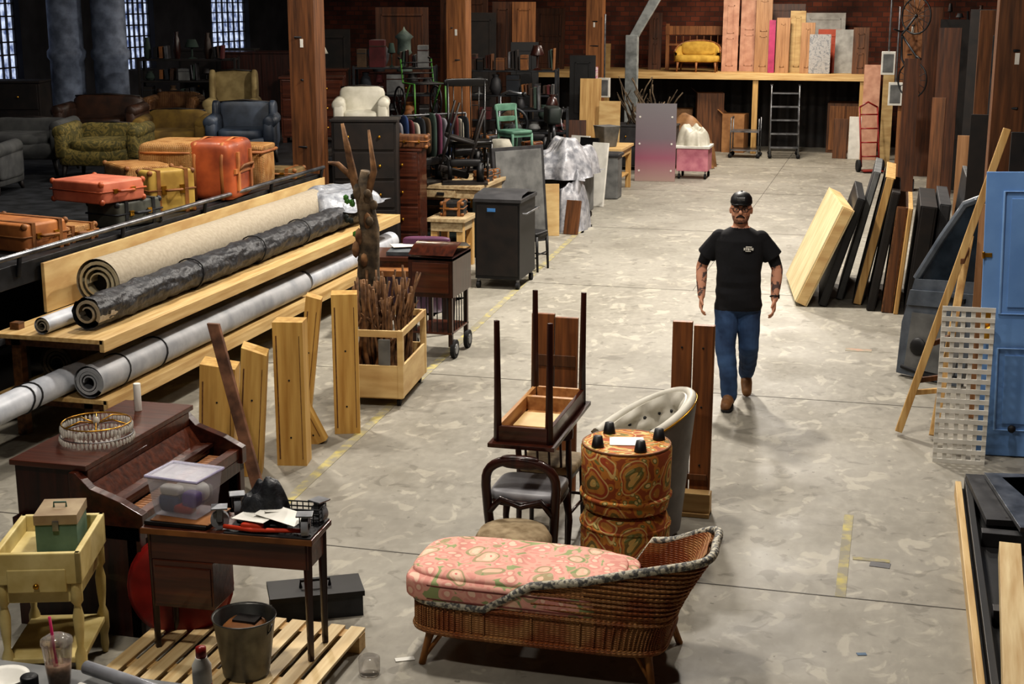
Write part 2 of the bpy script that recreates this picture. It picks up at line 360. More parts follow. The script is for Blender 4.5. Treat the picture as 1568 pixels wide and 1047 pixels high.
b.cush((.1,0,.31),(.5,.75,.62),redor,e=.28,n=36); b.cush((-.36,0,.3),(.62,.8,.6),wick,e=.22,n=36); b.tube([(-.36+.31*math.copysign(abs(math.cos(a))**.3,math.cos(a)),.4*math.copysign(abs(math.sin(a))**.3,math.sin(a)),.5) for a in [k*.2618 for k in range(24)]],.014,orange,n=6,closed=True)
for x in (-.05,.24): b.tube([(x,-.385,.02),(x,-.39,.4),(x,-.34,.6),(x,0,.635),(x,.34,.6)],.02,orange,n=6,flat=.3)
b.tube([(.355,-.2,.3),(.40,-.15,.36),(.40,.15,.36),(.355,.2,.3)],.015,tan); b.bx(.34,.365,-.3,.3,.28,.33,orange)
for y in (-.2,.2): b.bx(.345,.37,y-.03,y+.03,.1,.5,orange)
b.done(0)
b=B('wicker_basket',(-7.1,15.0,1.3),.1); b.cush((0,0,.2),(.55,.5,.42),wick,e=.25); b.cush((0,0,.42),(.58,.53,.07),wick,e=.3); b.tube([(-.28,-.26,.38),(.28,-.26,.38),(.28,.26,.38),(-.28,.26,.38)],.018,orange,closed=True,n=6); b.tube([(-.1,-.27,.3),(-.05,-.32,.28),(.05,-.32,.28),(.1,-.27,.3)],.012,tan); b.done(0)
suitcase('flat_brown_case',(-7.0,15.65,1.3),.1,.55,.4,.12,M('brown_case',(120,100,64),(90,72,44)),tan)
for (x,y,h) in ((-7.1,8.9,.5),(-7.2,9.9,.7),(-7.9,9.2,.8)):
    b=B('black_storage_crate',(x,y,0),.1); b.bx(-.35,.35,-.3,.3,0,h,black); b.bx(-.38,.38,-.33,.33,h-.06,h,dgrey); b.bx(-.1,.1,-.315,-.3,h-.2,h-.12,dgrey)
    for k in range(4): b.bx(-.3+k*.17,-.26+k*.17,-.312,-.3,.05,h-.25,dgrey)
    b.done(.01)
# ---------------------------------------------------------------- armchairs
def armchair(name,loc,rz,mat,w=.8,d=.8,h=.95,wing=False,leg=dark,seat=.4,arm=True):
    b=B(name,loc,rz)
    b.cush((0,0,seat-.12),(w*.96,d*.92,.2),mat,e=.2); b.cush((0,-.05,seat),(w*.68,d*.8,.16),mat,e=.35)
    b.cush((0,d/2-.1,(h+seat)/2-.08),(w*.86,.2,h-seat+.06),mat,e=.35,rot=(-.12,0,0))
    if arm:
        for s_ in (-1,1):
            b.cush((s_*(w/2-.07),-.04,seat+.02),(.15,d*.86,.34),mat,e=.3)
            b.tube([(s_*(w/2-.06),-d*.44,seat+.16),(s_*(w/2-.06),d*.3,seat+.18)],.08,mat,n=14)
            b.ell((s_*(w/2-.06),-d*.44,seat+.16),(.08,.03,.08),mat)
            if wing: b.cush((s_*(w/2-.07),d*.24,(h+seat)/2),(.09,.34,h-seat-.08),mat,e=.5,rot=(-.12,0,0))
    for sx in (-1,1):
        for sy in (-1,1): b.tube([(sx*w*.4,sy*d*.38,seat-.2),(sx*w*.43,sy*d*.42,0)],[.035,.018],leg,n=8)
    b.tube([(-w*.4,d/2-.13,h-.07),(0,d/2-.15,h-.04),(w*.4,d/2-.13,h-.07)],.012,leg,n=6)
    return b.done(0)
blueu=M('slate_blue_leather',(56,66,80),(32,40,52),rough=.5); goldu=M('gold_velvet',(146,130,90),(116,100,64),rough=.85); mustu=M('mustard_velvet',(120,96,40),(86,66,26),rough=.85)
greenu=multi('olive_floral',[(0,(48,44,20)),(.45,(72,66,28)),(.55,(110,96,46)),(.7,(60,56,26))],scale=9,dist=2); greyu=M('grey_fabric',(70,71,70),(50,51,52),rough=.9); brownu=M('brown_leather',(66,42,28),(42,28,20),rough=.5)
whiteu=M('white_leather',(204,200,186),(178,174,158),rough=.5)
armchair('blue_leather_armchair',(-7.92,16.7,1.3),.3,blueu,.85,.8,.84,wing=True)
armchair('gold_wingback_chair',(-9.4,19.5,1.3),.3,goldu,.75,.75,1.08,wing=True)
armchair('mustard_club_chair',(-8.98,16.9,1.3),.3,mustu,.9,.8,.7,seat=.34)
armchair('olive_floral_armchair',(-8.85,15.0,1.3),.2,greenu,.98,.8,.68)
armchair('grey_sofa',(-10.2,15.4,1.3),.2,greyu,1.2,.85,.68)
armchair('brown_leather_armchair',(-10.6,17.9,1.3),.2,brownu,1.15,.8,.8)
armchair('rattan_armchair',(-10.4,19.6,1.3),.2,wicker('dark_rattan',(130,92,52),(76,50,28),(200,180,150),70),.8,.7,.75)
armchair('grey_armchair',(-9.6,13.6,1.3),.2,greyu,.8,.8,.5,seat=.3)
# ---------------------------------------------------------------- generic furniture
def dresser(name,loc,rz,w,d,h,mat,rows=4,cols=1,pull=brass,feet=.08):
    b=B(name,loc,rz); b.bx(-w/2,w/2,-d/2,d/2,feet,h-.03,mat); b.bx(-w/2-.02,w/2+.02,-d/2-.02,d/2+.01,h-.03,h,mat)
    for sx in (-1,1):
        for sy in (-1,1): b.bx(sx*(w/2-.04)-.03,sx*(w/2-.04)+.03,sy*(d/2-.04)-.03,sy*(d/2-.04)+.03,0,feet+.01,mat)
    hh=(h-.03-feet)/rows
    for r in range(rows):
        for c in range(cols):
            x0=-w/2+.03+c*(w-.03)/cols; x1=x0+(w-.03)/cols-.03
            b.bx(x0,x1,-d/2-.015,-d/2+.01,feet+r*hh+.02,feet+(r+1)*hh-.015,mat)
            for q in ((x0+x1)/2,) if cols>1 or w<.6 else (x0+w*.22,x1-w*.22): b.ell((q,-d/2-.03,feet+(r+.5)*hh),(.02,.015,.02),pull,n=8)
    return b.done(.006)
def chair(name,loc,rz,mat,seatm,w=.44,d=.42,h=.95,seat=.45,style='slat',rot=None):
    b=B(name,loc,rz,rot=rot)
    for s_ in (-1,1):
        b.tube([(s_*w*.44,-d*.42,seat),(s_*w*.46,-d*.46,0)],[.022,.015],mat,n=8)
        b.tube([(s_*w*.42,d*.5,0),(s_*w*.42,d*.42,seat),(s_*w*.44,d*.56,h)],[.016,.022,.016],mat,n=8)
        b.cyl((s_*w*.45,-d*.44,.18),(s_*w*.42,d*.46,.18),.01,mat,n=6)
    b.cyl((-w*.45,-d*.44,.22),(w*.45,-d*.44,.22),.01,mat,n=6)
    b.cush((0,0,seat+.02),(w,d,.06),seatm,e=.3)
    b.bx(-w*.44,w*.44,-d*.45,d*.45,seat-.05,seat,mat)
    b.cush((0,d*.56,h-.03),(w*1.05,.035,.11),mat,e=.4)
    if style=='slat':
        for x in (-.3,-.1,.1,.3): b.cyl((x*w,d*.44,seat),(x*w,d*.55,h-.05),.008,mat,n=6)
    else:
        b.cush((0,d*.5,(seat+h)/2),(w*.8,.02,.08),mat,e=.4)
    return b.done(0)
dresser('tall_dresser',(-6.4,17.0,0),.25,.8,.5,1.9,dark,5)
dresser('low_cabinet',(-6.05,17.5,0),.1,.45,.4,1.5,mahogX,4)
suitcase('brown_wooden_case',(-5.95,17.5,1.5),.2,.4,.3,.16,brownw,tan,strap=False)
b=B('storage_cabinet',(-6.98,18.5,0)); b.bx(-.5,.2,-.5,.5,0,1.28,dark); b.bx(-.47,-.17,-.52,-.5,.05,1.23,dark); b.bx(-.13,.17,-.52,-.5,.05,1.23,dark); b.bx(-.53,.33,-.53,.53,1.28,1.31,dark); b.done(.005)
armchair('white_tub_chair',(-6.98,18.4,1.31),.3,whiteu,.72,.65,.94,leg=dark,seat=.5)
def bench(name,loc,rz,w,d,h,top,leg,shelf=True,drawer=False):
    b=B(name,loc,rz); b.bx(-w/2,w/2,-d/2,d/2,h-.05,h,top); b.bx(-w/2+.04,w/2-.04,-d/2+.03,-d/2+.06,h-.17,h-.05,top); b.bx(w/2-.07,w/2-.04,-d/2+.04,d/2-.04,h-.17,h-.05,top)
    for sx in (-1,1):
        for sy in (-1,1): b.bx(sx*(w/2-.08)-.045,sx*(w/2-.08)+.045,sy*(d/2-.09)-.045,sy*(d/2-.09)+.045,0,h-.05,leg)
    if shelf: b.bx(-w/2+.06,w/2-.06,-d/2+.06,d/2-.06,.25,.28,leg)
    if drawer:
        b.bx(-w*.25,w*.15,-d/2+.01,-d/2+.03,h-.16,h-.06,top); b.bx(-w*.1,w*.0,-d/2-.02,-d/2+.01,h-.13,h-.09,black)
    return b.done(.005)
bt=wood('bench_top',(196,178,142),(146,122,90),'y'); gl=M('dark_green_legs',(34,44,40),(20,26,24))
bench('workbench',(-5.7,18.9,0),-.02,1.0,1.7,.95,bt,gl,drawer=True)
bench('steel_workbench',(-5.65,21.4,0),0,.9,1.8,.95,M('pale_bench',(178,174,164),(140,138,130)),dsteel)
bench('pale_table',(-5.4,17.4,0),.0,.5,.6,.66,bt,pine)
suitcase('black_instrument_case',(-6.0,20.0,0),.2,.5,.4,.9,black,dgrey)
dk2=M('black_lacquer',(20,20,20),(12,12,12),rough=.35)
chair('windsor_chair',(-5.7,19.2,.95),.5,dk2,dk2,w=.6,h=1.3)
mint=M('mint_plastic',(96,136,116),(70,104,88)); chair('mint_chair',(-5.5,20.9,.95),.9,mint,mint,w=.4,h=.85,style='s')
b=B('upturned_dark_chair',(-5.55,18.75,1.95),rot=(math.pi,.3,.4))
for s_ in (-1,1):
    b.tube([(s_*.19,-.18,.45),(s_*.2,-.2,.0)],[.02,.014],dark,n=8); b.tube([(s_*.18,.2,0),(s_*.18,.18,.45),(s_*.19,.24,.94)],[.014,.02,.014],dark,n=8)
b.cush((0,0,.47),(.44,.42,.06),dark,e=.3); b.cush((0,.23,.9),(.44,.035,.1),dark,e=.4); b.done(0)
def spoke_wheel(b,c,r,mat,ax='x',n=10,tr=.015):
    def P(a,q): 
        return (c[0],c[1]+q*math.cos(a),c[2]+q*math.sin(a)) if ax=='x' else (c[0]+q*math.cos(a),c[1],c[2]+q*math.sin(a))
    b.tube([P(2*math.pi*k/24,r) for k in range(24)],tr,mat,n=6,closed=True)
    for k in range(n): b.cyl(c,P(2*math.pi*k/n,r),.005,mat,n=5)
    b.ell(c,(.03,.03,.03),mat,n=8)
def treadle(name,loc,rz):
    b=B(name,loc,rz); b.bx(-.3,.3,-.15,.15,.0,.03,dark); b.cush((.0,0,.28),(.42,.1,.1),black,e=.4); b.cyl((.2,0,.03),(.2,0,.28),.05,black); b.cyl((-.2,0,.06),(-.2,0,.3),.03,black); spoke_wheel(b,(.3,0,.22),.12,black,'x'); b.cyl((-.2,0,.3),(-.2,0,.38),.01,steel); b.done(0)
treadle('sewing_machine',(-5.5,18.3,.95),.3); treadle('sewing_machine',(-5.9,19.62,.95),.9); treadle('sewing_machine',(-5.55,22.15,.95),.2); treadle('sewing_machine',(-6.0,18.35,.95),1.3)
# belt-driven machine tool on the second bench
b=B('belt_driven_machine',(-5.75,21.7,.95),.3)
b.bx(-.28,.28,-.18,.18,0,.08,dsteel); b.cush((0,0,.3),(.3,.24,.44),gl,e=.4); b.cyl((0,-.12,.45),(0,-.3,.45),.07,steel); spoke_wheel(b,(0,.18,.5),.24,dsteel,'y',8,.025); b.cyl((-.2,0,.08),(-.2,0,.95),.025,steel); b.tube([(-.2,0,.95),(-.05,-.1,1.02),(.15,-.2,.98)],.02,steel); b.ell((.17,-.21,.98),(.04,.04,.04),black); b.cush((.2,0,.16),(.14,.2,.16),cgrey,e=.4)
spoke_wheel(b,(-.26,-.05,.3),.13,steel,'x',6,.014); b.done(0)
b=B('drill_press',(-5.35,22.6,.0),.4); b.lathe((0,0,0),[(.22,0),(.22,.04),(.06,.08),(.045,.1),(.045,1.5)],dsteel,n=16); b.cush((0,-.12,1.55),(.22,.5,.28),gl,e=.3); b.cyl((0,-.28,1.42),(0,-.28,1.2),.03,steel); b.bx(-.16,.16,-.4,-.06,.95,.98,dsteel)
for a in (0,2.1,4.2): b.cyl((.12,-.2,1.5),(.14,-.2+.2*math.cos(a),1.5+.2*math.sin(a)),.01,steel,n=6); b.ell((.14,-.2+.2*math.cos(a),1.5+.2*math.sin(a)),(.02,.02,.02),black,n=8)
b.done(0)
green=M('green_metal',(84,140,62),(54,100,44),rough=.4)
def frame_chair(name,loc,rz,m1,m2):
    b=B(name,loc,rz)
    for s_ in (-.25,.25):
        b.tube([(s_,-.3,0),(s_,-.28,.5),(s_,.2,.5),(s_,.28,.85)],.014,m1,n=8); b.tube([(s_,.3,0),(s_,-.1,.5)],.012,m1,n=8); spoke_wheel(b,(s_*1.2,.22,.22),.22,black,'x')
    for k in range(6): b.cyl((-.25,-.28+k*.09,.5),(.25,-.28+k*.09,.5),.01,m2,n=6)
    for k in range(4): b.cyl((-.25,.2+k*.014,.56+k*.08),(.25,.2+k*.014,.56+k*.08),.01,m2,n=6)
    b.tube([(-.25,.28,.85),(-.25,.38,.87)],.016,black); b.tube([(.25,.28,.85),(.25,.38,.87)],.016,black)
    b.done(0)
random.seed(91)
cols=[(110,60,84),(140,140,146),(44,66,108),(90,38,40),(170,166,152),(40,44,50),(90,70,50),(60,76,68)]
cm=[M('cloth_%d'%k,c,rough=.9,bump=.3) for k,c in enumerate(cols)]
propm=[black,dgrey,brownw,dark,grey,mahogZ,cm[5],cm[6],cm[7],tan,steel,dark,cm[3],brownu]
def proprack(name,loc,rz,w,d,h,n,seed,fr=dsteel):
    """open shelving packed with props"""
    random.seed(seed); b=B(name,loc,rz)
    for sx in (-1,1):
        for sy in (-1,1): b.bx(sx*w/2-.02,sx*w/2+.02,sy*d/2-.02,sy*d/2+.02,0,h,fr)
    for k in range(n+1):
        z=.1+(h-.15)*k/n; b.bx(-w/2,w/2,-d/2,d/2,z,z+.03,fr)
        if k==n: top=.45
        else: top=(h-.15)/n-.05
        x=-w/2+.05
        while x<w/2-.12:
            ww=R(.08,.3); ww=min(ww,w/2-x-.02); hh=top*R(.4,.95); m_=random.choice(propm); t=random.randint(0,3); cx_=x+ww/2; y=R(-d*.3,0); z0=z+.03
            if t==0: b.bx(cx_-ww*.46,cx_+ww*.46,y-.14,y+.14,z0,z0+hh,m_); b.bx(cx_-ww*.47,cx_+ww*.47,y-.145,y+.145,z0+hh*.75,z0+hh*.8,random.choice(propm))
            elif t==1: b.lathe((cx_,y,z0),[(ww*.25,0),(ww*.42,hh*.3),(ww*.3,hh*.75),(ww*.18,hh*.85),(ww*.25,hh)],m_,n=14)
            elif t==2: b.lathe((cx_,y,z0),[(ww*.35,0),(ww*.06,hh*.1),(ww*.06,hh*.55),(ww*.45,hh*.6),(ww*.25,hh)],m_,n=12)
            else:
                for q in range(3): b.box((cx_-ww*.3+q*ww*.3,y,z0+hh*.5),(ww*.2,.25,hh*(.8+.1*q)),random.choice(propm),(0,R(-.1,.1),0))
            x+=ww+R(.01,.05)
    return b.done(.004)
proprack('prop_shelving',(-6.35,24.0,0),.15,1.5,.5,2.2,5,3)
proprack('prop_shelving',(-7.9,22.4,0),.25,1.3,.5,2.3,5,8)
proprack('metal_prop_rack',(-5.7,23.3,0),.2,.9,.5,1.6,4,17)
proprack('low_prop_shelf',(-10.9,21.1,1.3),.3,1.5,.4,1.15,3,23,dark)
proprack('tool_shelving',(1.75,19.5,0),-.1,1.2,.5,2.9,6,29)
proprack('parts_shelving',(1.6,30.3,0),-.1,1.6,.5,2.9,6,31)
dresser('stacked_dresser',(-7.05,21.0,0),.2,.8,.6,1.6,dark,3,2)
frame_chair('green_wheelchair',(-7.0,21.1,1.6),.7,green,black)
blue=M('blue_fabric',(40,68,112),(24,44,80)); chair('blue_folding_chair',(-6.55,20.3,.92),.8,blue,dark,w=.4,h=.7,style='s')
b=B('slatted_bin',(-6.6,20.3,0)); b.bx(-.35,.35,-.3,.4,0,.92,dark)
for k in range(4): b.bx(-.37,.37,-.32,-.3,.08+k*.2,.2+k*.2,brownY)
b.done(.004)
b=B('rack_of_hanging_clothes',(-6.35,19.5,0)); b.cyl((-.5,-.4,1.75),(.35,.5,1.75),.015,steel); 
for (x,y) in ((-.5,-.4),(.35,.5)): b.cyl((x,y,0),(x,y,1.75),.015,steel); b.bx(x-.2,x+.2,y-.02,y+.02,0,.04,steel)
for k in range(14):
    u=(k+.5)/14; x=-.5+.85*u; y=-.4+.9*u
    b.cush((x,y,1.42+R(-.04,.04)),(.34,.05,.6+R(-.1,.1)),cm[k%8],e=.5,rot=(0,0,-.75)); b.tube([(x,y,1.72),(x,y,1.77),(x+.02,y,1.77)],.004,steel,n=4)
b.done(0)
def lamp(name,loc,h,shade,base):
    b=B(name,loc); b.lathe((0,0,0),[(.1,0),(.1,.02),(.03,.05),(.05,h*.3),(.015,h*.45),(.012,h*.7)],base,n=16); b.lathe((0,0,h*.62),[(.2,0),(.12,h*.34)],shade,n=20); b.done(0,solid=0)
lamp('table_lamp',(-5.35,19.55,.95),.5,cm[4],brass); lamp('table_lamp',(-6.0,22.3,.95),.75,cm[6],black); lamp('table_lamp',(-8.3,20.0,2.26),.5,whiteu,dark)
for k,(x,y,z,w_,d_,h_) in enumerate(((-5.95,18.9,.95,.4,.3,.25),(-5.35,18.65,.95,.22,.2,.14),(-6.0,21.0,.95,.35,.35,.4),(-5.35,21.35,.95,.24,.25,.28),(-5.35,20.6,.95,.2,.2,.2),(-5.35,19.05,.95,.2,.16,.12),(-5.4,17.45,.66,.3,.3,.18))):
    suitcase('dark_travel_case',(x,y,z),R(-.4,.4),w_,d_,h_,(black,dgrey,dgrey,mahogX,brownw,grey,black)[k],tan)
def doorpanel(name,loc,rz,w,h,mat,tilt=.08,t=.045,panels=2,edge=None):
    b=B(name,loc,rot=(-tilt,0,rz)); b.bx(-w/2,w/2,-t/2,t/2,0,h,mat)
    for k in range(panels):
        z0=.12+k*(h-.15)/panels; z1=(k+1)*(h-.15)/panels+.02
        for (x0,x1,za,zb) in ((-w/2+.1,w/2-.1,z0,z0+.03),(-w/2+.1,w/2-.1,z1-.03,z1),(-w/2+.1,-w/2+.13,z0,z1),(w/2-.13,w/2-.1,z0,z1)): b.bx(x0,x1,-t/2-.012,-t/2+.005,za,zb,edge or mat)
    return b.done(.003)
dbrown=wood('dark_brown_door',(92,54,30),(48,28,18),'z'); 
for (x,y,w_,h_,m_,rz) in ((-7.9,27.0,.8,3.1,dark,.2),(-7.0,27.2,.45,3.3,lt,.1),(-7.45,27.3,.4,3.3,dbrown,.1),(-9.1,26.2,1.0,3.2,dbrown,.25),(-6.5,25.4,.5,2.6,black,.3),(-10.4,25.6,.9,2.8,dark,.2),(-8.6,28.5,1.0,3.4,dbrown,0),(-5.9,27.5,.5,2.3,black,.1)):
    doorpanel('leaning_wood_door',(x,y,0),rz,w_,h_,m_,.04)
dresser('dark_wardrobe',(-10.3,22.6,0),.3,1.3,.7,2.5,mahogZ,2,2); dresser('dark_wardrobe',(-11.6,23.6,0),.3,1.3,.7,2.5,dark,2,2)
dresser('brown_sideboard',(-9.1,22.1,0),.3,.9,.5,2.25,mahogX,4,2); dresser('oak_bureau',(-8.7,24.6,0),.2,1.0,.6,2.1,mahogZ,4,1)
dresser('low_dark_dresser',(-12.6,18.6,1.3),.3,1.2,.6,.9,dark,2,2)
dresser('walnut_chest_of_drawers',(-8.3,19.9,1.3),.3,.9,.5,.95,mahogX,3,1)
b=B('stone_lantern',(-8.5,24.6,2.1)); b.lathe((0,0,0),[(.14,0),(.14,.04),(.05,.1),(.05,.25),(.14,.32),(.12,.36),(.12,.55),(.17,.6),(.03,.72),(0.001,.78)],M('verdigris',(110,126,118),(70,84,78)),n=12); b.done(0)
b=B('ceramic_urn',(-8.95,24.5,2.1)); b.lathe((0,0,0),[(.1,0),(.18,.2),(.2,.35),(.1,.5),(.13,.55)],M('grey_stoneware',(100,102,106),(74,76,80)),n=20); b.done(0)
# ---------------------------------------------------------------- tarps, panels along the left of the aisle
b=B('grey_flat_panel',(-5.0,19.4,0),rot=(-.1,0,.9)); b.bx(-.45,.45,-.03,.03,0,1.35,dgrey); b.bx(-.4,.4,-.04,-.03,.05,1.3,grey); b.done(.004)
b=B('upholstered_bench_stack',(-4.85,21.6,0)); b.bx(-.3,.3,-.6,.6,.1,.75,grey); 
for sx in (-1,1):
    for sy in (-1,1): b.bx(sx*.25-.04,sx*.25+.04,sy*.5-.04,sy*.5+.04,0,.1,dark)
b.done(.03)
tarp=M('plastic_dust_sheet_film',(172,172,176),(110,112,118),scale=8,bump=1,rough=.4)
heap('plastic_dust_sheet',(-4.85,21.5,.74),(.9,1.6,.62),tarp,5,44,.25,.9)
heap('draped_plastic_sheet',(-4.62,20.9,.0),(.5,.9,.9),tarp,11,34,.25,.9)
doorpanel('yellow_panel',(-4.8,20.1,0),.3,.34,.75,ply,.1,panels=0); doorpanel('wood_plank_offcut',(-4.5,20.3,0),-.2,.22,.5,brownw,.25,panels=0)
doorpanel('white_panel',(-4.75,23.3,0),-.35,.3,1.05,white,.15,panels=0); doorpanel('black_panel',(-5.0,23.6,0),-.35,.36,1.1,black,.15,panels=0); doorpanel('white_trim_panel',(-5.2,23.9,0),-.3,.35,1.1,white,.12,panels=1,edge=black)
bench('pine_table',(-5.05,25.4,0),0,.9,1.2,.8,pineX,pine); 
b=B('grey_tub',(-4.95,25.2,.8)); b.lathe((0,0,0),[(.18,0),(.24,.35),(.26,.37)],grey,n=4); b.done(.01)
b=B('grey_plastic_bin',(-4.75,24.4,0)); b.para((-.2,-.2,0),(.4,0,0),(0,.4,0),(0,0,.75),grey); b.bx(-.23,.23,-.23,.23,.72,.78,dgrey); b.done(.02)
for k,(x,y,h) in enumerate(((-5.2,26.6,1.5),(-5.6,26.8,1.9),(-5.4,24.6,1.3))): doorpanel('stored_pine_board',(x,y,0),.1*k,.4,h,(ply,pine,dbrown)[k],.1,panels=0)
doorpanel('floral_poster_board',(-6.0,28.2,0),.1,.5,2.05,multi('pink_poster',[(0,(210,200,90)),(.42,(220,194,184)),(.5,(204,120,156)),(.6,(226,216,210)),(.75,(150,166,110))],scale=5,dist=1),.06,panels=0)
def pinkm():
    m,nt,b=newmat('pink_grey_panel'); N=nt.nodes; L=nt.links
    tc=N.new('ShaderNodeTexCoord'); sp=N.new('ShaderNodeSeparateXYZ'); cr=N.new('ShaderNodeValToRGB')
    L.new(tc.outputs['Generated'],sp.inputs[0]); L.new(sp.outputs['Z'],cr.inputs[0]); L.new(cr.outputs[0],b.inputs['Base Color'])
    e=cr.color_ramp.elements; e[0].color=lin((166,142,134)); e[1].color=lin((120,117,122)); x=e.new(.3); x.color=lin((150,90,110)); x=e.new(.55); x.color=lin((118,106,114))
    return m
b=B('pink_grey_panel',(-4.35,26.9,0),rot=(-.06,0,.1)); b.bx(-.38,.38,-.03,.03,0,1.45,pinkm())
for x in (-.3,.3):
    for z in (.2,.7,1.2): b.cyl((x,-.035,z),(x,-.02,z),.02,white,n=8)
b.done(.003)
pinkp=M('pink_plastic',(208,140,152),(180,108,126))
b=B('pink_laundry_cart',(-3.72,27.7,0)); b.bx(-.3,.3,-.3,.3,.15,.6,pinkp); b.bx(-.33,.33,-.33,.33,.58,.63,white)
for sx in (-1,1):
    for sy in (-1,1): b.tube([(sx*.25-.02,sy*.25,.05),(sx*.25+.02,sy*.25,.05)],.05,rubber,n=12); b.cyl((sx*.25,sy*.25,.05),(sx*.25,sy*.25,.16),.015,steel,n=6)
b.done(.02)
heap('white_laundry_bundle',(-3.75,27.7,.62),(.6,.6,.45),whiteu,37,34,.3,.8)
def branches(name,loc,n,hmin,hmax,spread,lean,mat,seed,rad=(.012,.03)):
    random.seed(seed); b=B(name,loc)
    for k in range(n):
        x=R(-spread[0],spread[0]); y=R(-spread[1],spread[1]); L=R(hmin,hmax); a=R(-lean,lean); c=R(-lean,lean); r=R(*rad)
        p=[]; q=5
        for t in range(q+1):
            u=t/q; p.append((x+a*L*u+R(-.02,.02),y+c*L*u+R(-.02,.02),L*u))
        b.tube(p,[r*(1-.5*t/q) for t in range(q+1)],mat,n=6)
        if R(0,1)>.6:
            m_=p[3]; b.tube([m_,(m_[0]+R(-.12,.12),m_[1]+R(-.12,.12),m_[2]+R(.08,.2))],[r*.6,r*.3],mat,n=5)
    return b.done(0)
bark=M('bark',(134,100,68),(80,56,38),scale=12,bump=.5,rough=.9); bark2=M('grey_bark',(108,92,72),(54,46,36),scale=10,bump=.8,rough=.9)
dresser('low_grey_cabinet',(-4.9,28.9,0),0,1.3,.7,.9,dgrey,2,2)
branches('driftwood_branches',(-4.9,28.9,.9),26,.4,.95,(.35,.2),.7,bark2,4)
cardm=M('cardboard',(150,112,74),(110,80,52))
heap('cardboard_scrap_heap',(-4.2,29.6,0),(1.3,1.0,1.1),cardm,8,24,.2,.6)
# ---------------------------------------------------------------- back loft shelf
sh=B('loft_shelf')
sh.bx(-9.2,-.55,32.4,34.9,1.68,1.75,pineX); sh.bx(-9.2,-.55,32.36,32.4,1.62,1.76,pineX)
for x in (-9.0,-6.4,-3.05,-.75): sh.bx(x-.06,x+.06,32.4,32.52,0,1.68,pine); sh.bx(x-.06,x+.06,34.6,34.7,0,1.68,pine)
sh.done(.004)
B('dark_sheet_under_loft',(0,0,0)).surf([[(-9.2+k*.1,34.2+.05*math.sin(k*1.7),z) for k in range(85)] for z in (0,.8,1.66)],dark).done(0)  # plain dark wavy sheet across the back of the bay below the shelf
card=M('cardboard_box_board',(170,126,82),(138,98,62))
def cbox(name,loc,rz,w,d,h,mat=card,rot=None):
    b=B(name,loc,rz,rot=rot); b.bx(-w/2,w/2,-d/2,d/2,0,h,mat); b.bx(-w/2,w/2,-.03,.03,h-.002,h+.004,tan)
    b.prism([(-w/2,-d/2,h),(-w/2,d/2,h),(-w/2-.12,d/2,h+.1),(-w/2-.12,-d/2,h+.1)],(.004,0,0),mat); b.done(.003)
cbox('cardboard_box',(-4.1,32.9,0),.2,.6,.5,1.3,brownw); cbox('cardboard_box',(-3.5,32.8,0),-.1,.5,.5,.85); cbox('cardboard_box',(-4.9,33.4,0),.1,.7,.5,.9,cardm)
b=B('wood_cabinet_under_shelf',(-1.0,33.5,0)); b.bx(-.5,.3,-.4,.4,0,1.1,brownw); b.bx(-.45,-.12,-.42,-.4,.06,1.04,lt); b.bx(-.08,.25,-.42,-.4,.06,1.04,lt); b.done(.005)
b=B('rolling_step_ladder',(-2.35,32.0,0),.1)
for s_ in (-.3,.3):
    b.tube([(s_,-.45,.08),(s_,.2,1.5),(s_,.3,1.55),(s_,.3,.08)],.02,steel,n=8); b.cyl((s_,-.45,.1),(s_,.3,.1),.018,steel,n=8); b.ell((s_,-.45,.05),(.05,.05,.05),rubber,n=8); b.ell((s_,.3,.05),(.05,.05,.05),rubber,n=8)
for k in range(5): b.bx(-.3,.3,-.4+k*.15-.07,-.4+k*.15+.07,.22+k*.28,.25+k*.28,steel)
b.done(0)
b=B('utility_cart',(-3.05,31.7,0))
for z in (.15,.55): b.bx(-.4,.2,-.25,.25,z,z+.03,steel)
for sx in (-.4,.2):
    for sy in (-.25,.25): b.cyl((sx,sy,.1),(sx,sy,.85),.014,steel,n=6); b.ell((sx,sy,.05),(.05,.05,.05),rubber,n=8)
b.tube([(-.4,-.25,.85),(-.4,.25,.85)],.014,steel); b.done(0)
loveu=M('yellow_upholstery',(200,164,74),(168,132,50),rough=.8)
b=B('yellow_loveseat',(-4.42,33.0,1.75))
b.cush((0,0,.3),(1.0,.5,.16),loveu,e=.3)
g=[]
for j in range(21):
    a=math.pi*j/20; x=-.52*math.cos(a); y=-.1+.36*math.sin(a)**.6; top=.42+.24*math.sin(a)**.8
    g.append([(x,y,.22),(x,y,top),(x*.98,y-.0,top+.03),(x*.86,y-.08,top),(x*.86,y-.08,.25)])
b.surf(g,loveu); b.tube([(r_[2][0],r_[2][1],r_[2][2]) for r_ in g],.025,lt,n=8)
b.cush((0,.1,.52),(.8,.1,.3),loveu,e=.5)
for x in (-.42,0,.42): b.tube([(x,-.22,.22),(x*1.04,-.24,0)],[.03,.015],lt,n=8)
for x in (-.4,.4): b.tube([(x,.22,.22),(x*1.04,.24,0)],[.03,.015],lt,n=8)
b.done(0)
b=B('wooden_bed_frame',(-4.4,33.9,1.75)); 
for x in (-.85,.85): b.bx(x-.04,x+.04,-.04,.04,0,1.05,lt)
b.bx(-.9,.9,-.05,.05,.8,1.0,lt); b.bx(-.85,.85,-.03,.03,.55,.6,lt)
for k in range(9): b.cyl((-.65+k*.16,0,.58),(-.65+k*.16,0,.82),.015,lt,n=6)
b.done(.005)
pinkw=M('pink_primed_door',(196,152,128),(170,124,102)); mag=M('magenta_paint',(170,54,100),(140,40,82)); ora=M('orange_paint',(176,78,50),(146,60,38)); gmot=multi('marbled_panel',[(0,(80,84,90)),(.5,(160,160,160)),(.6,(116,120,126)),(.75,(184,184,182))],scale=6,dist=3)
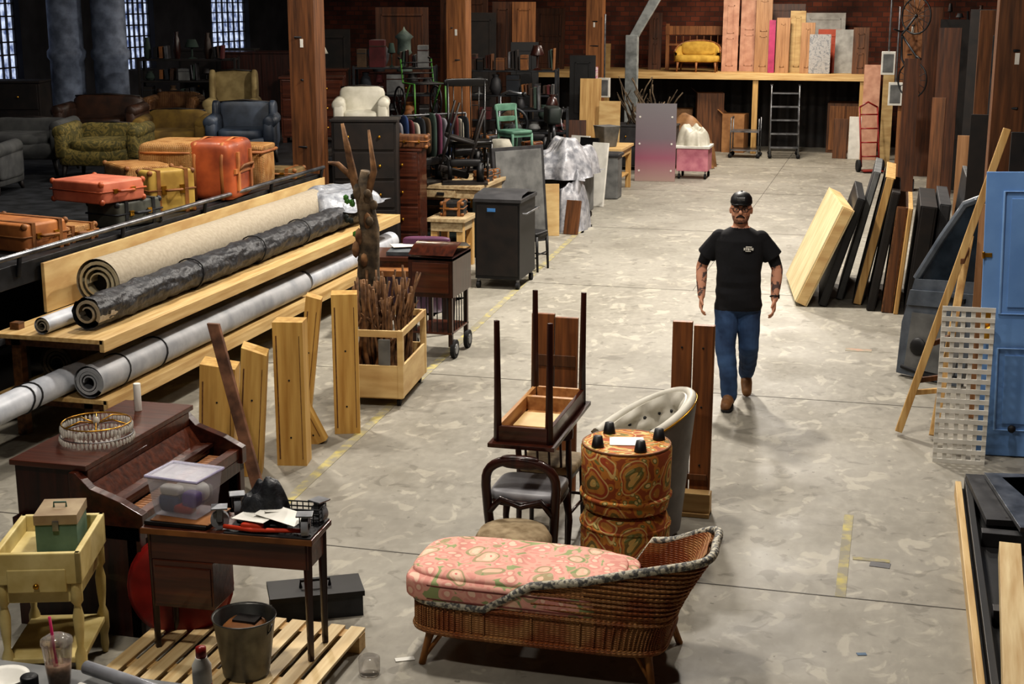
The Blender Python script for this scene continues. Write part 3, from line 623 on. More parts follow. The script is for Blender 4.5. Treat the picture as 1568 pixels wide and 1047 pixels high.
tanp=wood('tan_door',(172,132,94),(138,100,66),'z'); ply2=M('stored_plywood',(186,160,112),(160,130,84),scale=2.5,st=(1,1,4))
for (x,w_,h_,m_,pn,yy) in ((-3.75,.36,1.6,pinkw,2,33.4),(-3.35,.4,1.75,pinkw,2,33.6),(-3.0,.36,1.7,tanp,2,33.3),(-2.78,.14,1.15,mag,0,33.0),(-2.55,.3,1.2,tanp,1,33.1),(-2.25,.34,1.35,ply2,1,33.3),(-2.0,.3,1.1,tanp,1,33.0),(-1.55,.5,.95,ora,1,33.4),(-1.72,.46,.85,gmot,0,32.9),(-1.2,.42,.95,M('pale_grey_panel',(166,166,162),(134,134,130)),0,33.2),(-.85,.34,1.0,brownw,2,33.0),(-2.6,.9,1.5,dbrown,1,34.2),(-1.7,.9,1.3,M('dull_white_panel',(180,178,172),(150,148,142)),1,34.3)):
    doorpanel('stored_door_panel',(x,yy,1.75),R(-.05,.05),w_,h_,m_,.06,panels=pn)
for (x,y,w_,h_,m_) in ((-6.75,33.5,.45,.6,ply2),(-8.0,33.6,.7,1.4,dbrown),(-5.55,33.9,.3,1.3,dbrown)): doorpanel('stored_panel',(x,y,1.75),0,w_,h_,m_,.08)
bp_=M('white_brace_paint',(160,166,166),(112,118,118))
b=B('white_diagonal_brace',(-5.6,31.2,0)); b.bx(-.13,.13,-.1,.1,0,2.6,bp_); b.prism([(-.1,-.08,2.5),(.1,-.08,2.5),(.75,-.08,3.6),(.5,-.08,3.6)],(0,.16,0),bp_); b.done(.01)
for (x,y,w_,h_,m_) in ((-.55,31.8,.35,2.0,pinkw),(-.2,30.5,.22,1.9,ply2),(-.85,31.9,.25,.9,white),(-1.15,31.9,.3,.85,brownw),(.5,29,.5,3.2,dbrown),(.9,27,.5,3.0,dark),(.75,24.5,.35,2.9,dbrown),(1.2,22.5,.5,3.2,dark),(1.1,20.5,.2,3.2,brownw),(.6,22.8,.2,1.9,brownw),(1.35,17.9,.4,3.3,dark),(1.3,17.3,.35,3.0,dbrown),(.85,18.1,.26,1.75,tanp),(1.7,15.6,.5,3.2,dark),(.2,24.8,.25,2.4,dbrown),(1.9,24,.8,3.3,dark),(2.2,28,.9,3.3,dark),(.85,15.4,.25,2.2,dark)):
    doorpanel('upright_lumber_panel',(x,y,0),R(-.15,.15),w_,h_,m_,.03,panels=0)
b=B('red_hand_truck',(-.45,29.5,0),.3)
redm=M('red_metal',(150,36,30),(116,24,22),rough=.4)
for s_ in (-.18,.18): b.tube([(s_,0,.1),(s_,.35,1.25)],.018,redm,n=8); b.tube([(s_*1.3-.03,.02,.12),(s_*1.3+.03,.02,.12)],.12,rubber,n=14)
for k in range(4): b.cyl((-.18,.06+k*.08,.3+k*.27),(.18,.06+k*.08,.3+k*.27),.014,redm,n=6)
b.bx(-.2,.2,-.25,.02,.03,.05,redm); b.tube([(-.18,.35,1.25),(0,.4,1.35),(.18,.35,1.25)],.018,redm); b.done(0)
b=B('hanging_bicycle',(.22,25.9,2.75),.9)
spoke_wheel(b,(0,0,.32),.3,black,'x',14); spoke_wheel(b,(0,.0,-.75),.3,black,'x',14)
b.tube([(0,0,.32),(.0,.28,.0),(0,.25,-.4),(0,0,-.75),(0,-.05,-.35),(0,.28,.0)],.02,dsteel,n=6); b.tube([(0,-.05,-.35),(0,-.15,-.4)],.02,black); b.tube([(-.2,.3,.1),(0,.3,.05),(.2,.3,.1)],.014,black,n=6); b.tube([(0,-.02,.6),(0,.45,.75)],.012,steel); b.done(0)
for (x,y,z) in ((-.05,26.55,1.72),(-5.95,29.95,1.55),(-.2,26.6,2.25)):
    b=B('electrical_box',(x,y,z)); b.bx(-.12,.12,-.06,.06,-.2,.2,white); b.bx(-.09,.09,-.07,-.06,-.16,.16,grey); b.cyl((0,0,.2),(0,0,1.5),.018,steel); b.done(.008)
# ---------------------------------------------------------------- slabs leaning at right of aisle
def slab(name,x0,lean,z,y0,y1,t,mat,edge,x1=None):
    b=B(name)
    L=math.hypot(lean,z); n=Vector((z/L,0,-lean/L))*t
    o=Vector((x0,y0,0.0+ (n.z<0 and -n.z or 0)))
    b.para(o,n,(0 if x1 is None else x1-x0,y1-y0,0),(lean,0,z),mat)
    b.para(o+n*.12+Vector((0,-.006,0)),n*.76,(0,.01,0),(lean,0,z),edge)
    b.para(o+Vector((lean,0,z)),n,(0 if x1 is None else x1-x0,y1-y0,0),Vector((lean,0,z)).normalized()*.01,edge)
    return b.done(.006)
plyp=M('pale_plywood',(208,194,156),(188,170,130),scale=2.5,st=(1,3,1))
slab('plywood_tabletop',-.98,.46,1.08,16.0,17.6,.15,plyp,ply,x1=-1.2)
slab('black_tabletop',-.72,.36,1.2,16.05,17.6,.09,black,black,x1=-.8)
slab('black_board',-.55,.34,1.45,16.5,18.0,.08,dgrey,grey)
slab('oak_tabletop',-.36,.28,1.42,16.25,17.8,.11,dark,pine)
slab('black_door_slab',-.2,.2,1.3,15.95,17.4,.09,black,dark)
slab('timber_slab',-.04,.1,1.15,15.9,17.3,.12,brownY,brownw); slab('timber_slab',.09,.09,1.15,15.85,17.3,.05,pine,pine)
slab('dark_cabinet_door',.2,.1,1.18,15.8,17.4,.18,dark,dark)
slab('dark_metal_shelf_panel',.42,.08,1.2,15.9,17.5,.12,dgrey,dgrey)
slab('grey_metal_panel',.6,.15,1.5,15.6,17,.05,dsteel,grey)
cd=M('blue_grey_vehicle_paint',(100,108,118),(72,80,90),rough=.4,coat=.2)
b=B('vehicle_door_panel',(.13,13.15,0),rot=(-.1,.0,-.5))
b.prism([(x,0,z) for x,z in [(.0,.03),(.62,.0),(.7,.5),(.76,.95),(.08,.9),(.0,.5)]],(0,.08,0),cd)
b.prism([(x,-.02,z) for x,z in [(.08,.1),(.56,.08),(.62,.55),(.6,.62),(.1,.6)]],(0,.03,0),grey)
b.prism([(x,-.03,z) for x,z in [(.04,.66),(.68,.70),(.7,.84),(.06,.8)]],(0,.04,0),cd)
b.tube([(.08,.04,.9),(.28,.05,1.3),(.45,.06,1.6),(.62,.06,1.68),(.82,.06,1.66),(.8,.05,1.3),(.74,.04,.95)],.04,cd,n=8)
b.prism([(x,.045,z) for x,z in [(.12,.9),(.3,1.28),(.46,1.58),(.62,1.64),(.8,1.62),(.77,1.3),(.74,.95)]],(0,.01,0),M('smoked_glass',(46,56,66),(30,38,46),rough=.15))
b.box((.52,-.04,.77),(.16,.04,.04),black); b.tube([(.05,-.01,.1),(.3,-.02,.06),(.6,-.01,.08)],.02,rubber); b.ell((.2,-.03,.3),(.08,.02,.08),black)
b.done(.015)
b=B('wooden_easel')
def bar(b,p,q,w_,t,m_,up=(0,1,0)):
    p=Vector(p);q=Vector(q);d=(q-p);u=Vector(up);s1=d.cross(u).normalized()*w_;s2=d.cross(s1).normalized()*t
    b.para(p-s1/2-s2/2,s1,s2,d,m_)
bar(b,(.16,11.25,.03),(.8,11.35,2.4),.055,.05,pine); bar(b,(.42,11.2,.03),(.62,11.9,1.5),.06,.05,pine)
for z in (.35,.45,.75,1.4): bar(b,(.17+z*.27,11.27,z),(.44+z*.12,11.25+z*.43,z),.04,.03,pine if z<.4 else brownw)
b.done(.004)
b=B('white_lattice_panel',(.42,10.62,0),rot=(-.05,0,.03)); W_=.34; H_=1.14; nx,nz=5,15
for k in range(nx+1): b.bx(W_*k/nx-.014,W_*k/nx+.016,0,.012,0,H_,white)
for k in range(nz+1): b.bx(-.013,W_+.016,-.006,.006,H_*k/nz-.004,H_*k/nz+.03,white)
b.done(0)
dbl=M('blue_door_paint',(118,158,210),(104,144,198),rough=.5,scale=3); dbl2=M('blue_door_moulding',(138,176,222),(122,160,208),rough=.45)
b=B('blue_panel_door',(.72,10.9,0),rot=(-.03,-.03,0)); W_=.86; H_=2.12
b.bx(0,W_,-.02,.02,0,H_,dbl)
for (x0,x1,z0,z1) in ((.13,.39,.2,.82),(.47,.73,.2,.82),(.13,.39,1.08,1.98),(.47,.73,1.08,1.98)):
    b.tube([(x0,-.022,z0),(x1,-.022,z0),(x1,-.022,z1),(x0,-.022,z1)],.012,dbl2,n=6,closed=True); b.bx(x0+.05,x1-.05,-.03,-.018,z0+.05,z1-.05,dbl)
b.bx(-.003,.1,-.026,-.018,.86,1.1,brass); b.ell((.06,-.07,.97),(.03,.03,.03),brass); b.cyl((.06,-.02,.97),(.06,-.06,.97),.012,brass)
b.bx(-.01,.06,-.03,-.018,1.5,1.53,brass); b.cyl((-.0,-.03,1.49),(-.0,-.03,1.54),.01,brass)
b.ell((.25,-.06,.22),(.03,.03,.03),dark); b.cyl((.25,-.02,.22),(.25,-.06,.22),.015,dark)
b.done(.003)
slab('pine_board_leaning',.85,.1,1.9,11.1,11.4,.05,pine,pine)
doorpanel('tan_door_leaning',(.78,11.9,0),-.05,.2,1.75,tanp,.05,panels=2); doorpanel('dark_leaning_panel',(1.25,12.2,0),0,.7,2.3,dark,.03,panels=2)
b=B('lumber_rack',(0,0,0)); 
b.bx(.58,2.2,6.0,9.9,.0,.05,black); b.bx(.54,.58,6.0,9.9,0,.1,pineY); b.bx(.60,.64,6,9.9,.05,.13,black)
for y in (6.4,7.6,8.8,9.6): b.bx(.66,2.1,y,y+.09,.05,.14,dgrey)
b.done(.003)
palep=wood('pale_lumber',(222,202,158),(190,160,112),'y')
for k,(x,y0,y1,z,w_,t,m_,r_) in enumerate(((.68,6.2,8.4,.14,.12,.1,palep,-.05),(.83,6.0,8.3,.14,.13,.1,palep,-.06),(1.0,6.2,8.7,.14,.14,.05,brownY,-.02),(.82,8.95,9.85,.14,.26,.04,dgrey,.1),(1.4,7.7,9.7,.14,.45,.04,grey,.05),(1.3,9.0,9.8,.19,.5,.03,dgrey,.3),(1.5,6.2,9,.2,.12,.1,palep,-.04),(1.02,8.75,9.8,.19,.3,.03,steel,.15))):
    p=B('lumber_board',(x,y0,z),r_); p.bx(-w_/2,w_/2,0,y1-y0,0,t,m_); p.cyl((0,.05,t),(0,.05,t+.002),.01,dark,n=6); p.done(.004)
# ---------------------------------------------------------------- beams etc. left aisle edge
def beam(name,loc,w_,t,h_,mat,rz=0,tx=0,ty=0,cut=0):
    b=B(name,loc,rot=(tx,ty,rz)); b.prism([(-w_/2,-t/2,0),(w_/2,-t/2,0),(w_/2,-t/2,h_-cut),(-w_/2,-t/2,h_)],(0,t,0),mat)
    b.bx(-w_/2+.02,-w_/2+.03,-t/2-.002,-t/2,.05,h_-.1-cut,brownY); b.bx(w_/2-.03,w_/2-.025,-t/2-.002,-t/2,.05,h_-.1-cut,brownY)
    for z in (.2,.6): b.cyl((0,-t/2-.003,z*h_),(0,-t/2,z*h_),.008,dsteel,n=6)
    b.done(.006)
yw=wood('yellow_timber',(208,172,102),(170,128,64),'z',sc=2.2); 
beam('timber_beam',(-4.8,9.45,0),.26,.25,.72,yw,.3,.0,.06,.03)
beam('timber_beam',(-4.38,9.1,0),.18,.22,.95,yw,.35,0,.08,.05)
beam('timber_beam',(-4.16,9.4,0),.22,.18,1.08,yw,.2)
beam('timber_beam',(-4.07,10.25,0),.2,.18,1.12,yw,.35)
beam('timber_beam',(-4.4,10.1,0),.12,.14,1.12,yw,.3,0,.12,.02); beam('timber_offcut',(-4.17,9.9,0),.14,.1,.4,yw,.2,0,-.45)
b=B('weathered_plank',(-4.12,8.6,0)); b.para((0,0,0),(.09,0,0),(0,.03,0),(-.42,.25,1.15),M('reddish_plank',(140,100,76),(86,60,46),scale=8)); b.done(.004)
b=B('branch_crate',(-4.17,11.4,0),.1)
b.bx(-.26,.26,-.44,.44,.07,.1,pineX)
for (x0,x1,y0,y1) in ((-.27,.27,-.45,-.43),(-.27,.27,.43,.45),(-.27,-.25,-.45,.45),(.25,.27,-.45,.45)):
    b.bx(x0,x1,y0,y1,.08,.36,ply); b.bx(x0,x1,y0,y1,.6,.66,ply)
for sx in (-1,1):
    for sy in (-1,1):
        b.bx(sx*.25-.025,sx*.25+.025,sy*.43-.025,sy*.43+.025,.08,.66,ply); b.tube([(sx*.22-.015,sy*.38,.035),(sx*.22+.015,sy*.38,.035)],.035,rubber,n=12)
b.bx(.06,.16,-.44,-.42,.34,.58,grey); b.done(.004)
branches('branch_bundle',(-4.17,11.4,.1),95,.6,.98,(.17,.32),.16,bark,12,(.014,.026))
random.seed(5)
b=B('driftwood_trunk',(-4.4,11.65,.1))
b.tube([(0.05,0,0),(.03,0,.5),(.0,.02,.9),(.03,.0,1.3),(-.03,.02,1.6),(.0,0,1.8)],[.1,.11,.1,.085,.075,.04],bark2,n=12)
b.tube([(.0,.02,1.4),(-.1,0,1.7),(-.16,0,2.0),(-.2,0,2.2)],[.045,.04,.03,.015],bark,n=8); b.tube([(0,0,1.55),(.08,0,1.8),(.04,0,2.15)],[.04,.03,.012],bark,n=8)
b.tube([(-.1,0,1.72),(-.25,.0,1.85),(-.34,0,1.86)],[.03,.025,.012],bark,n=8)
for k in range(26): b.ell((R(-.09,.11),-.08+R(-.02,.02),R(.3,1.65)),(.035,.03,R(.04,.08)),bark2 if k%3 else bark,n=8)
for k in range(9): b.ell((-.12+R(-.05,.05),-.05,1.3+R(-.1,.3)),(.03,.01,.03),gl if k%2 else green,n=6)
b.done(0)
b=B('wooden_tea_cart',(-4.15,12.95,0))
for sx in (-.18,.18):
    for sy in (-.25,.25): b.bx(sx-.02,sx+.02,sy-.02,sy+.02,.12,.98,mahogZ)
b.bx(-.22,.22,-.3,.3,.95,.98,mahog)
b.surf([[(-.22,y,1.0+.09*math.cos(y/.3*math.pi/2)) for y in (-.3,-.15,0,.15,.3)],[(.22,y,1.0+.09*math.cos(y/.3*math.pi/2)) for y in (-.3,-.15,0,.15,.3)]],mahog)
b.bx(-.22,.22,-.3,.3,.6,.98,mahogZ); b.bx(-.18,.18,-.31,-.3,.64,.93,mahogX); b.bx(-.2,.2,-.28,.28,.24,.26,mahogX)
for k in range(7): b.cyl((-.16+k*.053,-.27,.25),(-.16+k*.053,-.27,.6),.006,dsteel,n=5); b.cyl((.19,-.25+k*.08,.25),(.19,-.25+k*.08,.6),.006,dsteel,n=5)
for (x,y) in ((.2,-.2),(.2,.24),(-.2,-.2)): 
    b.tube([(x-.02,y,.09),(x+.02,y,.09)],.09,rubber,n=18); b.tube([(x-.025,y,.09),(x+.025,y,.09)],.05,steel,n=12)
b.done(.003)
b=B('writing_desk',(-4.72,13.85,0),.15)
b.bx(-.42,.42,-.3,.3,.76,.8,mahogX); b.bx(-.4,.4,-.28,.28,.62,.76,mahog); b.bx(-.3,.3,-.5,-.28,.64,.7,tan)
for sx in (-1,1):
    for sy in (-1,1): b.tube([(sx*.36,sy*.24,.62),(sx*.36,sy*.24,.3),(sx*.36,sy*.24,0)],[.03,.035,.02],mahogZ,n=8)
b.bx(-.25,.25,-.2,.1,.8,.84,M('typewriter_grey',(90,96,100),(60,64,68))); b.box((-.1,.1,.86),(.3,.2,.01),white,(0,0,.4)); b.box((.2,-.1,.845),(.2,.25,.008),white,(0,0,-.3))
b.cush((.1,.2,.89),(.5,.12,.1),M('purple_fabric',(90,44,76),(64,28,56)),e=.5); b.done(.003)
heap('dark_drop_cloth',(-5.1,15.0,0),(.8,1.0,.7),M('magenta_cloth',(60,34,52),(34,20,32)),15)
b=B('black_rolling_cabinet',(-4.45,16.45,0))
b.bx(-.27,.27,-.35,.4,.12,1.05,black); b.bx(-.25,.25,-.365,-.35,.16,1.0,dark)
b.surf([[(-.29,-.37,1.05),(-.29,-.3,1.11),(-.29,.1,1.14),(-.29,.42,1.1)],[(.29,-.37,1.05),(.29,-.3,1.11),(.29,.1,1.14),(.29,.42,1.1)]],dgrey); b.bx(-.29,.29,-.37,.42,1.03,1.07,dgrey)
b.bx(-.12,-.02,-.372,-.364,.92,.96,M('blue_tape_label',(70,130,190)))
for sx in (-1,1):
    for sy in (-1,1): b.cyl((sx*.24,sy*.32,.04),(sx*.24,sy*.32,.14),.02,steel,n=6); b.tube([(sx*.24-.02,sy*.32,.045),(sx*.24+.02,sy*.32,.045)],.045,rubber,n=12)
b.tube([(.29,-.3,.9),(.34,-.3,.9),(.34,.3,.9),(.29,.3,.9)],.012,steel); b.done(.008)
chair('black_metal_chair',(-4.4,17.45,0),1.4,black,black,w=.36,d=.4,h=.75)
# ---------------------------------------------------------------- piano
b=B('spinet_piano',(0,0,0))
b.bx(-4.5,-4.04,6.42,7.65,.9,.93,mahogX); b.bx(-4.48,-4.12,6.44,7.61,0,.9,mahogZ); 
b.bx(-4.48,-3.72,6.38,6.44,.0,.62,mahogZ); b.bx(-4.48,-3.72,7.59,7.65,.0,.62,mahogZ)
b.bx(-4.12,-3.72,6.38,7.65,.55,.63,mahogZ)
for y in (6.38,7.59): b.prism([(-4.12,y,.6),(-3.70,y,.6),(-3.70,y,.7),(-3.82,y,.76),(-4.0,y,.82),(-4.08,y,.9),(-4.12,y,.9)],(0,.06,0),mahog)
b.bx(-4.1,-4.04,6.44,7.59,.82,.9,mahogX); b.prism([(-4.09,6.44,.84),(-4.06,6.44,.84),(-3.96,6.44,.70),(-4.0,6.44,.70)],(0,1.15,0),mahogX)
b.bx(-4.0,-3.9,6.46,7.57,.66,.72,mahogX); b.bx(-3.92,-3.88,6.46,7.57,.70,.725,mahog)
pk=M('bare_key_sticks',(150,104,66),(116,76,46)); b.bx(-3.9,-3.78,6.5,7.53,.63,.655,pk)
for k in range(30): b.bx(-3.89,-3.79,6.5+k*.0343,6.5+k*.0343+.029,.655,.662,pk)
b.bx(-3.78,-3.72,6.4,7.6,.63,.69,mahogX)
for y in (6.41,7.62): b.bx(-3.80,-3.74,y-.03,y+.03,0,.6,mahogZ)
b.cyl((-4.3,7.45,.93),(-4.3,7.45,1.1),.022,white)
b.done(.006)
crys,nt,bb=newmat('cut_glass'); bb.inputs['Base Color'].default_value=lin((238,236,228)); bb.inputs['Roughness'].default_value=.06; bb.inputs['Transmission Weight'].default_value=.55; bb.inputs['Specular IOR Level'].default_value=.8
b=B('crystal_chandelier',(-4.22,6.85,.93))
b.tube([(.19*math.cos(k*.262),.19*math.sin(k*.262),.11) for k in range(24)],.004,brass,n=6,closed=True); b.tube([(.2*math.cos(k*.262),.2*math.sin(k*.262),.045) for k in range(24)],.003,steel,n=6,closed=True)
for k in range(52):
    a=k*.1208; b.ell((.192*math.cos(a),.192*math.sin(a),.08),(.009,.009,.024),crys,n=6); b.ell((.2*math.cos(a),.2*math.sin(a),.022),(.009,.009,.02),crys,n=6)
    if k%2: b.ell((.12*math.cos(a),.12*math.sin(a),.02),(.01,.01,.018),crys,n=6)
for k in range(6):
    a=k*1.047; b.tube([(0,0,.1),(.1*math.cos(a),.1*math.sin(a),.13),(.19*math.cos(a),.19*math.sin(a),.11)],.004,brass,n=6)
b.ell((0,0,.11),(.02,.02,.03),crys); b.done(0)
# ---------------------------------------------------------------- cream side table with box
ycr=M('yellow_cream_paint',(218,202,146),(188,168,108),rough=.5)
b=B('cream_side_table',(-3.94,5.9,0),.32)
b.bx(-.2,.2,-.27,.27,.66,.68,ycr)
for (x0,x1,y0,y1) in ((-.21,.21,-.28,-.25),(-.21,.21,.25,.28),(-.21,-.18,-.28,.28),(.18,.21,-.28,.28)): b.bx(x0,x1,y0,y1,.6,.76,ycr)
b.bx(-.19,.19,-.26,.26,.18,.21,ycr); b.bx(-.14,.14,-.285,-.27,.56,.68,ycr); b.bx(-.18,.18,-.26,.26,.5,.6,ycr); b.ell((0,-.3,.6),(.015,.015,.015),brass)
for sx in (-1,1):
    for sy in (-1,1): b.lathe((sx*.175,sy*.245,0),[(.014,0),(.022,.05),(.02,.1),(.03,.14),(.03,.22),(.016,.26),(.024,.34),(.028,.42),(.016,.48),(.03,.5),(.03,.62)],ycr,n=12)
b.done(.006)
gbx=M('green_grey_metal',(96,126,112),(70,98,84),rough=.5); b=B('green_recipe_box',(-3.92,5.98,.68),.35); b.bx(-.1,.1,-.12,.12,0,.14,gbx); b.para((-.105,-.125,.14),(.21,0,0),(0,.25,0),(0,0,.05),M('tan_lid',(170,152,122),(138,118,92))); b.tube([(-.03,-.0,.19),(-.03,0,.215),(.03,0,.215),(.03,0,.19)],.005,gbx); b.bx(-.015,.015,-.132,-.12,.11,.16,steel); b.done(.008)
# ---------------------------------------------------------------- pallet, drawer desk, items
b=B('wooden_pallet',(-3.12,5.9,0))
for k in range(10): b.bx(-.52+k*.112,-.52+k*.112+.08,-.6,.7,.09,.108,palep)
for y in (-.58,0,.6): b.bx(-.52,.57,y,y+.09,.0,.09,pineX)
b.done(.003)
b=B('drawer_desk',(-3.09,6.24,.108),.06)
T=.66
b.bx(-.45,.45,-.15,.15,T-.03,T,mahogX); b.bx(-.42,.42,-.13,.13,T-.17,T-.03,mahogX)
b.bx(-.4,-.08,-.14,.12,T-.42,T-.17,mahogX); b.bx(-.39,-.09,-.15,-.13,T-.4,T-.2,mahogX)
for sx in (-1,1):
    for sy in (-.11,.11): b.tube([(sx*.41,sy,T-.03),(sx*.41,sy,0)],[.026,.018],mahogZ,n=4)
b.bx(-.45,.45,-.155,-.148,T-.032,T-.0,tan); b.done(.004)
dz=.768
b=B('keyboard_mat',(-2.86,6.25,dz),.06); b.bx(-.24,.21,-.145,.15,0,.008,dgrey); b.done(.002)
b=B('leather_folder',(-3.36,6.24,dz)); b.box((0,0,.012),(.34,.28,.02),dark); b.box((.02,0,.025),(.32,.26,.006),tan); b.done(.004)
b=B('clear_storage_bin',(-3.38,6.27,dz+.029),-.1); cl,nt,bb=newmat('translucent_plastic'); bb.inputs['Base Color'].default_value=lin((210,210,222)); bb.inputs['Roughness'].default_value=.25; bb.inputs['Transmission Weight'].default_value=.5; bb.inputs['Alpha'].default_value=.5
pts0=[(-.12,-.1),(.12,-.1),(.12,.1),(-.12,.1)]; pts1=[(-.145,-.12),(.145,-.12),(.145,.12),(-.145,.12)]
b.surf([[(p[0],p[1],0) for p in pts0],[(p[0],p[1],.2) for p in pts1]],cl,cv=True,sm=False); b.bx(-.12,.12,-.1,.1,0,.004,cl)
b.bx(-.155,.155,-.13,.13,.2,.215,cl); b.tube([(p[0]*1.04,p[1]*1.04,.205) for p in pts1],.008,M('lavender_rim',(196,190,214),(164,158,190)),n=6,closed=True)
b.cush((-.05,-.05,.06),(.13,.08,.1),blue,e=.6); b.cush((-.04,-.06,.13),(.12,.06,.05),white,e=.5); b.cush((.07,-.05,.09),(.09,.08,.08),M('violet_cloth',(80,46,130),(54,28,92)),e=.5); b.cush((.03,-.06,.04),(.12,.06,.05),redm,e=.5); b.cush((.02,.03,.1),(.18,.1,.1),white,e=.6)
b.done(.003)
gw=M('grey_wheel',(160,162,166),(118,120,124))
def caster(name,loc,rz,s=1):
    b=B(name,loc,rot=(0,0,rz)); b.tube([(-.015*s,0,.04*s),(.015*s,0,.04*s)],.04*s,gw,n=18); b.tube([(-.018*s,0,.04*s),(.018*s,0,.04*s)],.015*s,black,n=10)
    for x in (-.022*s,.022*s): b.bx(x-.002,x+.002,-.012*s,.012*s,.035*s,.095*s,steel)
    b.bx(-.035*s,.035*s,-.035*s,.035*s,.093*s,.1*s,steel); b.done(.002)
for (x,y,rz) in ((-3.13,6.34,.5),(-2.69,6.36,1.2),(-2.68,6.15,.3),(-3.13,6.14,2)): caster('swivel_caster',(x,y,dz+.008),rz,1.15)
heap('black_plastic_bag',(-2.96,6.31,dz+.008),(.26,.18,.24),blackpl,31,30,.3,.7)
b=B('paper_sheets',(-2.86,6.2,dz+.05)); b.box((.04,.0,.035),(.26,.13,.002),white,(.12,.06,-.3)); b.box((-.1,-.02,.02),(.2,.12,.002),white,(.05,-.05,-.25)); b.box((-.02,.06,.03),(.12,.1,.002),white,(-.2,.1,.5)); b.done(0)
b=B('wire_basket',(-2.79,6.34,dz+.009),.1)
for k in range(9): b.cyl((-.12+k*.03,-.06,0),(-.12+k*.03,.06,0),.003,black,n=4); b.cyl((-.12+k*.03,-.06,0),(-.12+k*.03,-.06,.08),.003,black,n=4); b.cyl((-.12+k*.03,.06,0),(-.12+k*.03,.06,.08),.003,black,n=4)
for z in (0,.03,.055,.08): b.tube([(-.12,-.06,z),(.12,-.06,z),(.12,.06,z),(-.12,.06,z)],.004,black,n=4,closed=True)
b.done(0)
orp=M('orange_plastic',(214,70,34),(180,54,24))
b=B('orange_clamp',(-2.9,6.13,dz+.008),.05); b.tube([(-.2,0,.02),(-.05,-.02,.02),(.1,0,.02),(.2,.02,.02)],.012,orp,n=8); b.cush((-.05,0,.03),(.12,.04,.04),orp,e=.5); b.tube([(-.1,.02,.03),(.12,.03,.03)],.01,black); b.done(0)
b=B('metal_bucket',(-2.93,5.95,.108)); b.lathe((0,0,0),[(.0,0.001),(.11,0),(.115,.02),(.15,.29),(.157,.3),(.157,.31),(.147,.3),(.112,.03),(0,.025)],M('galvanised',(120,120,116),(76,76,74),rough=.38,metal=.7),n=30)
b.tube([(.157*math.cos(a),-.02-.03*math.sin(a),.29-.12*math.sin(a)) for a in [k*math.pi/10 for k in range(11)]],.004,steel,n=5); b.bx(-.05,.07,-.03,.05,.25,.29,dark); b.cush((0,0,.24),(.2,.2,.08),tan,e=.6); b.done(0)
redp=M('red_enamel',(140,28,24),(104,16,14),rough=.45)
b=B('red_drum_fan',(-3.55,6.52,.3),rot=(math.pi/2-.2,0,.3)); b.lathe((0,0,0),[(.0,.0),(.15,.0),(.24,.03),(.27,.08),(.27,.14),(.24,.17),(0.001,.17)],redp,n=36); b.tube([(.27*math.cos(k*.2094),.27*math.sin(k*.2094),.11) for k in range(30)],.012,redp,n=6,closed=True); b.bx(-.06,.06,-.05,.0,.165,.175,blue); b.done(0)
b=B('dark_toolbox',(-2.98,6.95,0),.5); b.bx(-.25,.25,-.12,.12,0,.12,dsteel); b.bx(-.26,.26,-.13,.13,.12,.15,black); b.tube([(-.08,0,.15),(-.08,0,.19),(.08,0,.19),(.08,0,.15)],.01,black); b.done(.01)
# ---------------------------------------------------------------- front-left counter with odds
b=B('foreground_counter'); b.bx(-3.6,-2.12,3.1,4.14,.98,1.02,grey); b.bx(-3.55,-2.17,3.15,4.1,0,.98,dgrey); b.done(.006)
b=B('iced_drink_cup',(-2.69,4.02,1.02)); 
clr,nt,bb=newmat('clear_cup'); bb.inputs['Base Color'].default_value=lin((220,215,208)); bb.inputs['Transmission Weight'].default_value=.8; bb.inputs['Roughness'].default_value=.1; bb.inputs['Alpha'].default_value=.6
b.lathe((0,0,0),[(.036,0),(.038,.01),(.052,.15),(.055,.155),(.054,.17),(.03,.185),(.02,.186)],clr,n=24); b.lathe((0,0,0),[(.034,.004),(.042,.08),(0.001,.08)],M('coffee_ice',(160,128,104),(110,84,64),scale=30),n=20); b.tube([(0,0,.02),(-.02,.0,.25)],.005,M('magenta_straw',(210,34,104),(180,24,86)),n=8); b.done(0)
b=B('metal_lamp_tube',(0,0,1.02)); b.tube([(-2.62,4.08,.045),(-2.35,4.0,.045),(-2.15,3.94,.04)],[.024,.024,.022],M('brushed_tube',(180,182,188),(130,132,138),rough=.35,metal=.3),n=14); b.tube([(-2.6,4.0,.015),(-2.2,3.88,.015)],.014,white); b.bx(-2.4,-2.37,3.9,4.02,0,.03,green); b.done(0)
b=B('spray_can',(-2.17,4.07,1.02)); b.lathe((0,0,0),[(.031,0),(.033,.01),(.033,.05)],redm,n=20); b.lathe((0,0,.05),[(.033,0),(.033,.065),(.02,.09),(.02,.095)],white,n=20); b.lathe((0,0,.14),[(.018,0),(.018,.04),(.001,.045)],redm,n=16); b.done(0)
b=B('white_bowl',(-2.86,3.95,1.02)); b.lathe((0,0,0),[(.05,0),(.08,.04),(.085,.045),(.07,.035),(0.001,.01)],white,n=28); b.done(0)
b=B('black_jar',(-2.74,3.92,1.02)); b.lathe((0,0,0),[(.03,0),(.03,.07),(.026,.075),(.001,.07)],black,n=20); b.done(0)
b=B('glass_jar_on_floor',(-2.42,6.3,.0)); b.lathe((0,0,0),[(.05,0),(.055,.02),(.055,.09),(.04,.1)],clr,n=20); b.done(0)
b=B('paper_scrap',(-2.3,6.5,.002),.5); b.bx(-.05,.05,-.02,.02,0,.003,white); b.done(0)
